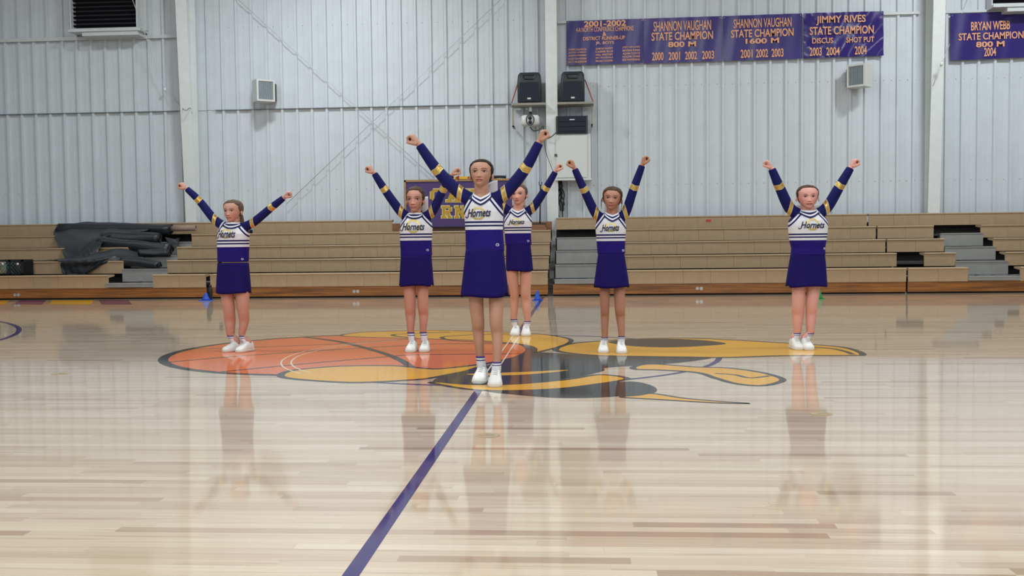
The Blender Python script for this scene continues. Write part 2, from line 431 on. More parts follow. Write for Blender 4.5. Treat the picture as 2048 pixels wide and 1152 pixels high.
# the lap seam line
sm = MB()
sm.box((-15.5, YW-.05, ZS-.006), (XC[1]-.1, YW+.0, ZS+.004)); sm.box((XC[1]+.45, YW-.05, ZS-.006), (XC[2]-.75, YW, ZS+.004))
sm.build('lap_seam', M['seam'], wallb, 'dark horizontal lap seam on the panels')
# screws in rows (countless small heads)
scw = MB()
for z, xa, xb in ((4.0, XC[2]+.2, 12), (2.05, XC[2]+.2, 12), (2.05, -12, XC[2]), (5.35, XC[1]+.3, XC[2])):
    x = xa
    while x < xb: scw.ball((x, YW-.004 if x > XC[2] or z > ZS else YW+.01, z), .008, 4); x += RIB/2
so = scw.build('screw_heads', M['screw'], wallb); so['kind'] = 'stuff'
# ledge trims
zt1 = onY(175, 77, YW-.05).z; zt2 = onY(1120, 45, YW-.05).z
tb = MB(); tb.box((-15.5, YW-.075, zt1-.035), (XC[1]-.1, YW-.03, zt1+.035)); struct(tb.build('trim_1', M['trim']))
tb = MB(); tb.box((XC[2]+.12, YW-.07, zt2-.02), (XC[3]-.2, YW-.033, zt2+.03)); struct(tb.build('trim_2', M['trim']))
tb = MB(); tb.box((XC[3]+.1, YW-.07, zt2-.02), (14, YW-.033, zt2+.03)); struct(tb.build('trim_3', M['trim']))
# tapered steel columns
for i, x in enumerate(XC[1:4]):
    x *= 1.004; mb = MB(); yb, yt, zt = 20.17, 19.72, 8.0; w = .112
    def slab(xa, xb, ya0, ya1, yb0, yb1):
        v = [(xa, ya0, 0), (xb, ya0, 0), (xb, yb0, 0), (xa, yb0, 0), (xa, ya1, zt), (xb, ya1, zt), (xb, yb1, zt), (xa, yb1, zt)]
        mb.add(v, [(3,2,1,0),(4,5,6,7),(0,1,5,4),(1,2,6,5),(2,3,7,6),(3,0,4,7)])
    slab(x-w, x+w, yb, yt, yb+.014, yt+.014); slab(x-.006, x+.006, yb+.014, yt+.014, YW-.06, YW-.06); slab(x-w, x+w, YW-.06, YW-.06, YW-.04, YW-.04)
    struct(mb.build('column', M['steel_white']))

# ================================================================== BLEACHERS
RZ = [.435, .677, .920, 1.162, 1.405]; RY = [17.5, 18.1, 18.7, 19.3, 19.9]; DZ = [.28, .52, .765, 1.01, 1.25]
MODW = .4572
def seat_mesh(L):
    # rounded nose, top and front fascia
    pr = [(0, -.234), (0, -.035), (-.012, -.028), (-.016, -.012), (-.008, 0), (.26, 0), (.26, -.03), (.03, -.05), (.03, -.234)]
    mb = MB(); n = len(pr); g = .0013
    v = [(g, p[0], p[1]) for p in pr]+[(L-g, p[0], p[1]) for p in pr]
    f = [(i, n+i, n+(i+1) % n, (i+1) % n) for i in range(n)]+[tuple(range(n)), tuple(range(2*n-1, n-1, -1))]
    mb.add(v, f); return mb.mesh('seat_module', M['seat'])
SEAT = seat_mesh(MODW)
def bX(px, i): return onY(px, 590-28*i, RY[i]).x
def bank(label, xa, xb, gaps, steps, kick=True, group='bleacher sections along the wall'):
    """gaps: per row list of (x0,x1) without seats; steps: (row, x0, x1) grey aisle boxes"""
    t = thing('bleacher_section', label, 'bleachers', ((xa+xb)/2, 17.5, 0), group)
    for i in range(5):
        x = xa
        edges = sorted(gaps.get(i, []))
        segs = []; cur = xa
        for g0, g1 in edges:
            if g0 > cur: segs.append((cur, g0))
            cur = max(cur, g1)
        if cur < xb: segs.append((cur, xb))
        for s0, s1 in segs:
            n = max(1, round((s1-s0)/MODW)); L = (s1-s0)/n
            for k in range(n):
                o = link('seat_module', SEAT, t, (s0+k*L, RY[i], RZ[i])); o.scale = (L/MODW, 1 if i < 4 else .62, 1)
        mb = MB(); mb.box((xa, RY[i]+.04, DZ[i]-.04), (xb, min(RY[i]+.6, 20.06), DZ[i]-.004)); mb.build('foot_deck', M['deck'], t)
        mb = MB(); mb.box((xa, RY[i]+.2, (DZ[i-1] if i else .02)), (xb, RY[i]+.22, DZ[i]-.006)); mb.build('under_seat_shade', M['recess'], t)  # dark sheet in place of the shade below each seat row
    for i, s0, s1 in steps:
        mb = MB(); zb = DZ[i-1] if i else .2
        mb.box((s0, RY[i]-.02, zb+.012), (s1, RY[i]+.2, DZ[i]+.005))
        mb.box((s0, RY[i]-.03, DZ[i]-.012), (s1, RY[i]-.015, DZ[i]+.007)); mb.build('step', M['step'], t)
    kb = MB(); kb.box((xa, RY[0]+.02, .03), (xb, RY[0]+.045, .205)); kbo = kb.build('kickboard', M['kick'], t, 'varnished oak kickboard')
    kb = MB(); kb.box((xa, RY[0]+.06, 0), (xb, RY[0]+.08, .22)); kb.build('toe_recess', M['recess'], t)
    return t, kbo
xd1 = bX(421, 0); xd2a = bX(1096, 0); xd2b = bX(1106, 0); xd3 = bX(1816, 0)
tL, kL = bank('tan bleacher section at the left under the black tarp', -12.6, xd1-.08,
     {0: [(bX(217, 0), bX(306, 0))], 1: [(bX(247, 1), bX(335, 1))], 2: [(bX(247, 2)+.1, bX(355, 2))], 3: [(bX(270, 3), bX(384, 3))]},
     [(0, bX(212, 0), bX(308, 0)), (1, bX(246, 1), bX(336, 1)), (2, bX(262, 2), bX(356, 2)), (3, bX(285, 3), bX(385, 3))])
x785 = bX(785, 4)
tM, kM = bank('tan bleacher section behind the front girl with the sign', xd1, xd2a, {4: [(x785, xd2a+.1)]}, [])
a0, a1 = xd2b+.03, bX(1203, 0)
tR, kR = bank('tan bleacher section with grey steps at its left end', xd2b, xd3-.03,
     {i: [(a0-.1, a1)] for i in range(4)} | {1: [(a0-.1, a1), (bX(1793, 1), xd3)]}, [(i, a0, a1) for i in range(4)])
tQ, kQ = bank('tan bleacher section at the right edge with stepped aisle', xd3+.0, 11.6,
     {0: [(bX(1936, 0), bX(2040, 0))], 1: [(xd3, bX(1848, 1)), (bX(1911, 1), bX(2010, 1))], 2: [(bX(1888, 2), bX(1986, 2))], 3: [(bX(1867, 3), bX(1961, 3))]},
     [(0, bX(1936, 0), bX(2040, 0)), (1, bX(1910, 1), bX(2015, 1)), (2, bX(1889, 2), bX(1990, 2)), (3, bX(1880, 3), bX(1965, 3))])
for (px, py), kb in (((33, 590), kL), ((712, 583), kM), ((1399, 577), kR)):
    for dx in (-.035, .03):
        p = onY(px, py, 17.5); mb = MB(); mb.tube([(p.x+dx, 17.525, p.z), (p.x+dx, 17.505, p.z)], .028 if dx < 0 else .03, 14, smooth=False); mb.build('round_fitting', M['steel'], kb)
p = onY(1412, 444, RY[4]); q = onY(1422, 439, RY[4]); mb = MB(); mb.box((p.x, RY[4]-.003, p.z), (q.x, RY[4], q.z)); mb.build('sticker', M['redp2'], tR, 'small red sticker on the top row')
# exposed top deck board behind the sign
p0 = onY(785, 458, 19.9); p1 = onY(1104, 452, 19.9)
mb = MB(); mb.box((p0.x, 19.88, 1.165), (p1.x, 19.91, 1.33)); mb.build('plank_riser', M['board'], tM, 'bare brown board where the top seats are missing')
pb = MB(); q0 = onY(1050, 449, 19.7); q1 = onY(1094, 449, 19.7)
pb.box((q0.x, 19.45, 1.165), (q1.x, 19.85, 1.225)); pb.box((q0.x+.05, 19.5, 1.225), (q1.x-.03, 19.8, 1.27))
tag(pb.build('loose_board', M['board']), 'short stack of brown boards on the bleachers beside the black stand', 'board')

# ================================================================== WALL THINGS
ZFRONT = YW-.05
# -- vents
def fan(px0, px1, pyb, label, nm='wall_vent'):
    a = onY(px0, pyb, 20.05); b = onY(px1, pyb, 20.05); z0 = a.z; z1 = 7.0
    t = thing(nm, label, 'vent', ((a.x+b.x)/2, 20.3, z0), 'dark louvred wall vents')
    x0, x1 = a.x, b.x; fr = MB(); w = .03
    fr.box((x0-.0, 20.02, z0-w), (x1, ZFRONT, z0)); fr.box((x0-.02, 20.04, z0-w), (x0, ZFRONT, z1)); fr.box((x1, 20.04, z0-w), (x1+.03, ZFRONT, z1)); fr.box((x1+.03, 20.2, z0-w), (x1+.14, ZFRONT, z1)); fr.box((x0-w, 20.04, z1), (x1+w, ZFRONT, z1+w))
    fr.build('frame', M['trim'], t)
    mb = MB(); mb.box((x0, 20.25, z0), (x1, ZFRONT, z1)); mb.build('backing', M['fan_dark'], t)
    mb = MB(); mb.box((x0-.02, 19.95, z0-w-.05), (x1+.12, ZFRONT, z0-w)); mb.box((x0+.25, 19.98, z0-w-.13), (x1+.06, ZFRONT, z0-w-.05)); mb.build('sill', M['trim'], t)
    n = int((z1-z0)/.085)
    sl = MB(); sl.box((0, -.05, 0), (x1-x0, .005, .008), M4=Matrix.Rotation(-.75, 4, 'X')); sme = sl.mesh('louver_slat', M['louver'])
    for k in range(n): link('louver_slat', sme, t, (x0, 20.16, z0+.05+k*.085))
    return t
fan(143, 273, 58, 'dark louvred vent in a white frame at upper left')
fan(1985, 2120, 8, 'dark louvred vent in a white frame at upper right corner')
# -- speaker boxes
def spk(px, py, yaw, label):
    c = onY(px, py, 20.08)
    t = thing('speaker_box', label, 'speaker', (c.x, 20.2, c.z-.22), 'white wall speaker boxes')
    Mx = Matrix.Translation((c.x, 20.05, c.z)) @ Matrix.Rotation(yaw, 4, 'Z')
    w, d, h = .185, .15, .215
    mb = MB(); mb.box((-w, -d+.03, -h), (w, d, h), M4=Mx)
    mb.build('box', M['whitep'], t)
    mb = MB(); e = .035
    for a, b in (((-w, -d, -h), (w, -d+.03, -h+e)), ((-w, -d, h-e), (w, -d+.03, h)), ((-w, -d, -h+e), (-w+e, -d+.03, h-e)), ((w-e, -d, -h+e), (w, -d+.03, h-e))): mb.box(a, b, M4=Mx)
    mb.build('front_frame', M['whitep'], t)
    mb = MB(); mb.box((-w+e, -d+.02, -h+e), (w-e, -d+.0295, h-e), M4=Mx); g = mb.build('grille', M['grille_dark'], t)
    for k in range(13):
        x = -w+e+.012+k*(2*(w-e)-.024)/12; mb = MB(); mb.box((x-.006, -d+.008, -h+e), (x+.006, -d+.02, h-e), M4=Mx); mb.build('slat', M['grille'], g)
    mb = MB(); sx = 1 if yaw > 0 else -1
    mb.box((c.x-.14+.05*sx, 20.16, c.z-.17), (c.x+.14+.05*sx, ZFRONT, c.z+.17)); mb.build('bracket', M['cable'], t)
spk(528, 183, .62, 'small white speaker box below the left brace rod, grille towards centre court')
spk(1718, 153, -.72, 'small white speaker box under the fourth purple banner')

# -- PA shelf, speakers
sh0 = onY(1023, 207, 19.95); sh1 = onY(1187, 204, 19.95); zs = (sh0.z+sh1.z)/2
t = thing('wall_shelf', 'grey shelf carrying two black loudspeakers at the centre column', 'shelf', ((sh0.x+sh1.x)/2, 20.1, zs-.4))
cxc = XC[2]
for a, b in ((sh0.x, cxc-.115), (cxc+.115, sh1.x)):
    mb = MB(); mb.box((a, 19.82, zs-.05), (b, ZFRONT, zs-.008)); mb.build('shelf_board', M['shelfw'], t)
for x in (sh0.x+.01, sh1.x-.05):
    mb = MB(); mb.box((x, 19.95, zs-.45), (x+.035, 19.99, zs-.05)); mb.box((x, 20.0, zs-.46), (x+.035, ZFRONT, zs-.43)); mb.box((x, 19.95, zs-.45), (x+.035, 20.02, zs-.43)); mb.build('bracket', M['shelfw'], t)
def pa(px, label):
    c = onY(px, 172, 19.93); x = c.x
    t = thing('loudspeaker', label, 'loudspeaker', (x, 20.05, zs), 'black loudspeakers on the wall shelf')
    z0 = zs-.008; h = .60
    def ring(z, w, yf, yb, r=.05):
        pts = []
        for (cx, cyy, a0) in ((w-r, yf+r, -PI/2), (w-r, yb-r, 0), (-w+r, yb-r, PI/2), (-w+r, yf+r, PI)):
            for k in range(4): a = a0+PI/2*k/3; pts.append((x+cx+r*math.cos(a), cyy+r*math.sin(a), z))
        return pts
    mb = MB(); mb.rings([ring(z0, .215, 19.88, 20.2), ring(z0+.03, .23, 19.86, 20.22), ring(z0+.40, .232, 19.86, 20.22), ring(z0+.55, .22, 19.89, 20.2), ring(z0+.60, .19, 19.92, 20.18)]); mb.build('cabinet', M['speaker_body'], t)
    mb = MB(); mb.box((x-.185, 19.848, z0+.03), (x+.185, 19.862, z0+.40)); mb.build('grille', M['speaker_grille'], t)
    mb = MB(); mb.add([(x-.1, 19.858, z0+.46), (x+.1, 19.858, z0+.46), (x+.13, 19.875, z0+.545), (x-.13, 19.875, z0+.545), (x-.04, 19.90, z0+.49), (x+.04, 19.90, z0+.49), (x+.05, 19.90, z0+.52), (x-.05, 19.90, z0+.52)],
                       [(0,1,5,4),(1,2,6,5),(2,3,7,6),(3,0,4,7),(4,5,6,7)]); mb.build('horn', M['speaker_grille'], t)
    mb = MB(); mb.box((x-.035, 19.84, z0+.07), (x+.035, 19.85, z0+.10)); mb.build('badge', M['whitep'], t)
pa(1058.5, 'black loudspeaker on the shelf left of the centre column')
pa(1145.5, 'black loudspeaker on the shelf right of the centre column')
for pts, lb in ((((1036, 166, 20.1), (1023, 207, 19.9)), 'red strap at the left end of the speaker shelf'), (((1170, 160, 20.1), (1186, 203, 19.9)), 'red strap at the right end of the speaker shelf')):
    mb = MB(); mb.tube([onY(*q) for q in pts], .012, 6); tag(mb.build('strap', M['red']), lb, 'strap', 'red shelf straps')
# -- projector
a = onY(1043, 252, 19.95); b = onY(1079, 231, 19.95)
t = thing('projector', 'white projector hanging under the left loudspeaker', 'projector', ((a.x+b.x)/2, 20.0, a.z))
mb = MB()
def rr(y, s): 
    cx, cz = (a.x+b.x)/2, (a.z+b.z)/2; w, h = (b.x-a.x)/2*s, (b.z-a.z)/2*s
    return [(cx+w*max(-1, min(1, 1.25*math.cos(u))), y, cz+h*max(-1, min(1, 1.3*math.sin(u)))) for u in [2*PI*k/24 for k in range(24)]]
mb.rings([rr(19.80, .88), rr(19.83, 1), rr(20.12, 1), rr(20.16, .9)][::-1]); mb.build('housing', M['whitep'], t)
cx, cz = (a.x+b.x)/2, (a.z+b.z)/2
for dz in (.035, -.045):
    mb = MB(); mb.tube([(cx, 19.80, cz+dz), (cx, 19.775, cz+dz)], .035, 16); l = mb.build('lens', M['black'], t)
ringp = [(cx+.075*math.cos(u), 19.79, cz+.10*math.sin(u)) for u in [2*PI*k/20 for k in range(21)]]
mb = MB(); mb.tube(ringp, .012, 6); mb.build('lens_ring', M['cable'], t)
mb = MB(); mb.tube([(cx, 19.98, b.z-.01), (cx, 19.98, b.z+.08)], .028, 12); mb.build('mount_pole', M['black'], t)
mb = MB(); mb.tube([(cx, 19.98, b.z+.08), (cx, 19.98, zs-.05)], .03, 12); mb.build('mount_sleeve', M['whitep'], t)
# -- white cabinet and black amplifier on it
a = onY(1111.5, 358, 19.95); b = onY(1181, 267, 19.95)
t = thing('wall_cabinet', 'white metal wall cabinet right of the centre column', 'cabinet', ((a.x+b.x)/2, 20.2, a.z))
mb = MB(); mb.box((a.x, 19.97, a.z), (b.x, ZFRONT, b.z)); mb.build('body', M['whitebox'], t)
mb = MB(); mb.box((a.x+.012, 19.945, a.z+.03), (b.x-.07, 19.968, b.z-.03)); d = mb.build('door', M['whitebox'], t)
mb = MB(); mb.box((a.x-.02, 19.93, (a.z+b.z)/2-.0), (a.x+.03, 19.95, (a.z+b.z)/2+.05)); mb.build('latch', M['cable'], d)
mb = MB(); mb.box((a.x-.01, 19.93, a.z-.03), (b.x+.015, ZFRONT, a.z)); mb.build('bottom_lip', M['whitebox'], t)
a2 = onY(1112.5, 268, 19.9); b2 = onY(1175, 231, 19.9)
t = thing('amplifier', 'dark blue-black amplifier case on top of the white cabinet', 'amplifier', ((a2.x+b2.x)/2, 20.1, b.z))
z0 = b.z; z1 = b2.z
mb = MB(); mb.box((a2.x, 19.93, z0), (b2.x, 20.25, z1)); mb.build('case', M['speaker_grille'], t)
for k in range(3):
    mb = MB(); zz = z0+.05+k*.095; mb.box((a2.x+.04, 19.915, zz), (b2.x-.04, 19.93, zz+.07)); mb.build('front_panel', M['speaker_grille'], t)
mb = MB(); mb.box((a2.x-.004, 19.92, z0), (a2.x+.03, 19.94, z1)); mb.box((b2.x-.03, 19.92, z0), (b2.x+.004, 19.94, z1)); mb.build('rack_rail', M['speaker_body'], t)
mb = MB(); mb.box((a2.x+.26, 19.91, z1-.08), (a2.x+.36, 19.916, z1-.062)); mb.build('badge', M['whitep'], t)
# cables
def cable(pts, r, lb, nm='cable', g=None):
    mb = MB(); mb.tube([onY(*q) for q in pts], r, 6, sub=6); return tag(mb.build(nm, M['cable']), lb, 'cable', g)
cable([(1060, 254, 19.92), (1068, 262, 19.88), (1080, 258, 19.88), (1086, 252, 19.95)], .012, 'dark cable looping under the white projector')
cable([(1087, 252, 19.98), (1088, 275, 19.97), (1098, 276, 19.93), (1107, 270, 19.88), (1113, 264, 19.9)], .010, 'dark cable from the centre column to the amplifier')
cable([(1088, 280, 19.97), (1091, 300, 19.96), (1098, 322, 19.96), (1106, 342, 19.96)], .007, 'thin cable slanting across the foot of the centre column')
mb = MB()
t = thing('cable_bundle', 'black cable bundle dangling below the white cabinet', 'cables', onY(1118, 400, 20.15))
for k in range(7):
    x = 1114+k*1.5; mb = MB()
    pts = [onY(x, 362, 20.15)]+[onY(x+random.uniform(-4, 7), 362+q*12, 20.15+random.uniform(-.05, .05)) for q in range(1, 5+k % 3)]
    mb.tube(pts, .014, 6, sub=5); mb.build('cord', M['black'], t)
# mic stand on the bleachers
p0 = onY(1081, 366, 19.75); p1 = onY(1080, 450, 19.75)
t = thing('stand', 'thin black stand upright on the bleachers left of the centre column', 'stand', (p1.x, 19.7, 1.25))
mb = MB(); mb.tube([(p1.x, 19.7, 1.27), (p0.x, 19.7, p0.z-.04)], .012, 8); mb.build('pole', M['black'], t)
mb = MB(); mb.tube([(p0.x-.03, 19.7, p0.z+.02), (p0.x-.02, 19.7, p0.z-.05), (p0.x+.02, 19.7, p0.z-.05), (p0.x+.03, 19.7, p0.z+.02)], .008, 6); mb.build('fork', M['black'], t)
mb = MB(); mb.box((p1.x-.15, 19.62, 1.275), (p1.x+.12, 19.78, 1.295)); mb.build('base', M['black'], t)

# -- banners
names = [['CHRIS CALHOUN', 'JUSTIN CONLEY', 'JASON FORBES', 'CLAYTON MOORE', 'MATT HENDERSON'], ['AARON RAINEY', 'CASPER ELLIS', 'WILL WHITNEY', 'JAY RAGSDALE', 'MICAH COOPER'], ['JOEY WINGARD', 'BRYAN KING', 'ADAM COOTS', 'HOLDEN YARES', 'REX WHITEHEAD']]
L1 = [('2001-2002', 1168, 1252, 53, 41, .03), ('4-A NORTH CONFERENCE CHAMPIONS', 1152, 1267, 63, 53.5, .01), ('&', 1205, 1213, 72, 64, .03), ('DISTRICT RUNNER-UP', 1166, 1250, 80, 72.5, .015), ('JR. BOYS', 1191, 1228, 90, 82.5, .02)]
for ci, (xa, xb, ya) in enumerate(((1137, 1173, 97), (1191, 1226, 95), (1245, 1280, 92.5))):
    for k in range(5): L1.append((names[ci][k], xa, xb, ya+4+k*6.2, ya+k*6.2, .02))
BAN = [((1133, 1286), (42, 37), (130.5, 126), L1, 'purple banner nearest the centre column with three columns of small print'),
 ((1287.5, 1443.5), (37, 32), (127, 122), [('SHANNON VAUGHAN', 1307, 1422, 61.5, 41.5, .012), ('STATE CHAMPION', 1303, 1426, 80, 63.5, .02), ('800 M', 1336, 1392, 94, 83, .03), ('2000', 1304, 1327, 121, 104.5, .02), ('2001', 1337, 1360, 120.3, 103.8, .02), ('2002', 1370, 1394, 119.3, 102.8, .02), ('2003', 1404, 1428, 118.3, 101.5, .02)], 'second purple banner from the centre column, marked 800 M'),
 ((1445.5, 1604.5), (32, 26.5), (122, 117), [('SHANNON VAUGHAN', 1467, 1583, 55, 36.5, .012), ('STATE CHAMPION', 1462, 1587, 74, 58, .02), ('1600 M', 1491, 1558, 87, 76, .03), ('2001', 1481, 1505, 116, 99, .02), ('2002', 1512, 1536, 115, 98, .02), ('2003', 1543, 1567, 114, 97, .02)], 'third purple banner from the centre column, marked 1600 M'),
 ((1607, 1767), (26.5, 22), (117, 111), [('JIMMY RIVES', 1632, 1731, 50, 31, .02), ('STATE CHAMPION', 1619, 1747, 69, 52.5, .02), ('DISCUS', 1624, 1666, 87, 76, .02), ('SHOT PUT', 1692, 1748, 85, 74, .02), ('2003', 1619, 1643, 112, 95, .02), ('2004', 1652, 1679, 111, 94.5, .02), ('2004', 1709, 1733, 109.5, 92.5, .02)], 'creased glossy purple banner marked DISCUS and SHOT PUT'),
 ((1901, 2062), (28, 22), (121, 114), [('BRYAN WEBB', 1942, 2020, 60, 42.5, .02), ('STATE CHAMPION', 1917, 2047, 79, 64.5, .02), ('800 M', 1952, 2009, 94, 82.5, .03), ('2004', 1968, 1992, 112.5, 95, .02)], 'purple banner right of the rightmost column')]
YB = ZFRONT-.045
for (xa, xb), (ta, tb_), (ba, bb), lines, lb in BAN:
    P = lambda u, v: onY(xa+(xb-xa)*u, (ta+(tb_-ta)*u)*(1-v)+(ba+(bb-ba)*u)*v, YB)
    base = P(.5, 1); t = thing('banner', lb, 'banner', (base.x, YB, base.z), 'purple championship banners')
    mb = MB(); nu, nv = 28, 16; v = []; f = []
    crease = 'creased' in lb
    for j in range(nv+1):
        for i in range(nu+1):
            u, w = i/nu, j/nv; p = P(u, w)
            dy = -.006+.006*math.sin(u*21+w*2)
            if crease: dy += .010*math.sin((u+(1-w)*.7)*19)*math.exp(-((u-.15)/.3)**2) + .011*math.sin((1-u+(1-w)*.7)*17)*math.exp(-((u-.88)/.25)**2)+.005*math.sin(u*33+w*9)-.006
            v.append((p.x, p.y+dy+.012, p.z))
    for j in range(nv):
        for i in range(nu): f.append((j*(nu+1)+i, (j+1)*(nu+1)+i, (j+1)*(nu+1)+i+1, j*(nu+1)+i+1))
    mb.add(v, f, 0, True)
    n0 = len(mb.v); mb.add([(p[0], p[1]+.004, p[2]) for p in v], [q[::-1] for q in f], 0, True)
    mb.build('cloth', M['banner_gloss' if crease else 'banner'], t)
    sl = ((tb_-ta)/(xb-xa))
    for s, x0, x1, y1, y0, bo in lines:
        big = s == '2001-2002' or 'M' == s[-1] and len(s) < 7
        yl = sl*(x1-x0)
        text_on('lettering', s, (onY(x0, y1-yl*0+abs(yl)/2, YB-.006), onY(x1, y1+yl+abs(yl)/2, YB-.006), onY(x0, y0+abs(yl)/2, YB-.006)), M['bannertxt'], t, lift=(0, -.016 if crease else -.003, 0), bold=bo)
    for u, w in ((.02, .04), (.98, .04)):
        p = P(u, w); mb = MB(); mb.tube([(p.x, YB+.004, p.z), (p.x, YB-.004, p.z)], .012, 8); mb.build('grommet', M['steel'], t)

# -- brace rods
def rod(pts, r, lb, parts=()):
    t = thing('brace_rod', lb, 'brace rod', onY(*pts[-1]), 'wall brace rods')
    mb = MB(); mb.tube([onY(*q) for q in pts], r, 6); mb.build('rod', M['rod'], t)
    for q in parts:
        p = onY(*q); mb = MB(); mb.ball(p, (.03, .03, .045), 6); mb.build('turnbuckle', M['steel_white'], t)
rod([(455, -20, 20.24), (868, 356, 20.24)], .006, 'brace rod falling to the right across the middle bay')
rod([(1021, -20, 20.24), (573, 408, 20.24)], .006, 'brace rod rising to the right across the middle bay')
rod([(258, -20, 19.8), (330, 179, 20.2), (366, 217, 20.2)], .007, 'brace cable with turnbuckle left of the left column', [(330, 179, 20.18)])
rod([(1944, -25, 20.285), (1899, 90, 20.285), (1883, 128, 19.75), (1866, 172, 19.75)], .007, 'brace cable with eyelet crossing the right column', [(1883, 128, 19.74)])
# conduit wire from the left seam over the column
cable([(364, 216, 20.0), (372, 221, 19.8), (380, 216, 19.9), (384, 228, 20.3)], .006, 'thin white wire bridging the left column')
# ================================================================== SIGN ON THE BLEACHERS
Y0 = 19.72
a = onY(812, 455, Y0); b = onY(1045, 361, Y0)
t = thing('sign_board', 'purple sign board with gold block letters behind the second girl', 'sign', ((a.x+b.x)/2, Y0, a.z))
x0, x1 = a.x, b.x; z0 = 1.25; z1 = onY(812, 363, Y0).z
mb = MB(); mb.box((x0, Y0, z0), (x1, Y0+.03, z1)); mb.build('panel', M['signp'], t)
for q in (((x0-.02, Y0-.02, z0), (x0+.015, Y0+.04, z1+.02)), ((x1-.015, Y0-.02, z0), (x1+.02, Y0+.04, z1+.02)), ((x0-.02, Y0-.02, z1-.01), (x1+.02, Y0+.04, z1+.03))):
    mb = MB(); mb.box(*q); mb.build('frame', M['signframe'], t)
BL = {'C': [[(.26,0),(.74,0),(.66,.2),(.34,.2)], [(.26,0),(.34,.2),(.27,.28),(0,.25)], [(0,.25),(.27,.28),(.27,.72),(0,.75)], [(0,.75),(.27,.72),(.34,.8),(.26,1)], [(.26,1),(.34,.8),(.66,.8),(.74,1)], [(.74,1),(.66,.8),(.72,.74),(1,.76)], [(.72,.74),(.72,.62),(1,.62),(1,.76)], [(.74,0),(1,.24),(.72,.27),(.66,.2)], [(.72,.27),(1,.24),(1,.38),(.72,.38)]],
      'A': [[(.12,.1),(.34,.1),(.62,1),(.38,1)], [(.66,.1),(.9,.1),(.62,1),(.46,.86)], [(.28,.28),(.74,.28),(.7,.44),(.33,.44)], [(0,0),(.44,0),(.44,.15),(0,.15)], [(.56,0),(1,0),(1,.15),(.56,.15)]],
      'V': [[(.12,.9),(.36,.9),(.6,0),(.4,0)], [(.64,.9),(.88,.9),(.6,0),(.46,.2)], [(0,.85),(.44,.85),(.44,1),(0,1)], [(.56,.85),(1,.85),(1,1),(.56,1)]],
      'R': [[(.1,0),(.36,0),(.36,1),(.1,1)], [(0,.84),(.75,.84),(.75,1),(0,1)], [(.62,.9),(.75,1),(.97,.86),(.72,.8)], [(.72,.8),(.97,.86),(.97,.58),(.72,.62)], [(.3,.42),(.78,.42),(.72,.6),(.3,.58)], [(.72,.62),(.97,.58),(.78,.42),(.66,.5)], [(.48,.45),(.74,.45),(.92,.0),(.64,.0)], [(0,0),(.46,0),(.46,.15),(0,.15)], [(.6,0),(1,0),(1,.15),(.6,.15)]],
      'N': [[(.1,0),(.34,0),(.34,1),(.1,1)], [(.68,0),(.9,0),(.9,1),(.68,1)], [(.1,1),(.36,1),(.9,0),(.66,0)], [(0,0),(.44,0),(.44,.15),(0,.15)], [(.56,.85),(1,.85),(1,1),(.56,1)], [(0,.85),(.3,.85),(.3,1),(0,1)]]}
def sletter(s, xa, xb, ya, yb):
    A, B_, C_ = onY(xa, yb, Y0), onY(xb, yb, Y0), onY(xa, ya, Y0)
    for k, (g, mt) in enumerate(((.012, M['signcream']), (0, M['signgold']))):
        mb = MB(); yq = Y0-.006-.008*k
        for qi, q in enumerate(BL[s]):
            yq -= .0004
            c = (sum(p[0] for p in q)/4, sum(p[1] for p in q)/4); P4 = []
            for p in q:
                w = A+(B_-A)*p[0]+(C_-A)*p[1]; e = A+(B_-A)*c[0]+(C_-A)*c[1]; d = w-e; d = Vector((d.x+math.copysign(g, d.x), 0, d.z+math.copysign(g, d.z))); P4.append((e.x+d.x, yq, e.z+d.z))
            mb.add(P4+[(p[0], yq+.008, p[2]) for p in P4], [(0,1,2,3),(7,6,5,4),(0,4,5,1),(1,5,6,2),(2,6,7,3),(3,7,4,0)])
        mb.build('letter' if k else 'letter_edge', mt, t)
sletter('C', 861, 884, 378, 403); sletter('A', 892, 921, 376, 404); sletter('V', 927, 952, 378, 404)
sletter('R', 883, 904, 412, 436); sletter('N', 909, 932, 412, 436)
a = onY(908, 367, Y0); b = onY(944, 356, Y0)
t = thing('box', 'yellow box with dark red triangles on top of the purple sign', 'box', ((a.x+b.x)/2, Y0, z1+.03))
mb = MB(); mb.box((a.x, Y0-.03, z1+.03), (b.x, Y0+.06, b.z+.03)); mb.build('body', M['yellow'], t)
zc = (z1+.03+b.z+.03)/2
for xx, d in ((a.x+.03, 1), (b.x-.09, 1)):
    mb = MB(); mb.add([(xx, Y0-.034, zc), (xx+.075, Y0-.034, zc-.05), (xx+.075, Y0-.034, zc+.05)], [(0, 1, 2)]); mb.build('marking', M['redp'], t)
a = onY(988, 366, Y0); b = onY(1012, 361, Y0)
mb = MB(); mb.tube([(a.x, Y0+.01, z1+.06), ((a.x+b.x)/2, Y0+.01, z1+.065), (b.x, Y0+.01, z1+.058)], [.03, .025, .028], 8, sub=4); tag(mb.build('rolled_cloth', M['black']), 'dark rolled cloth on top edge of the purple sign', 'cloth')

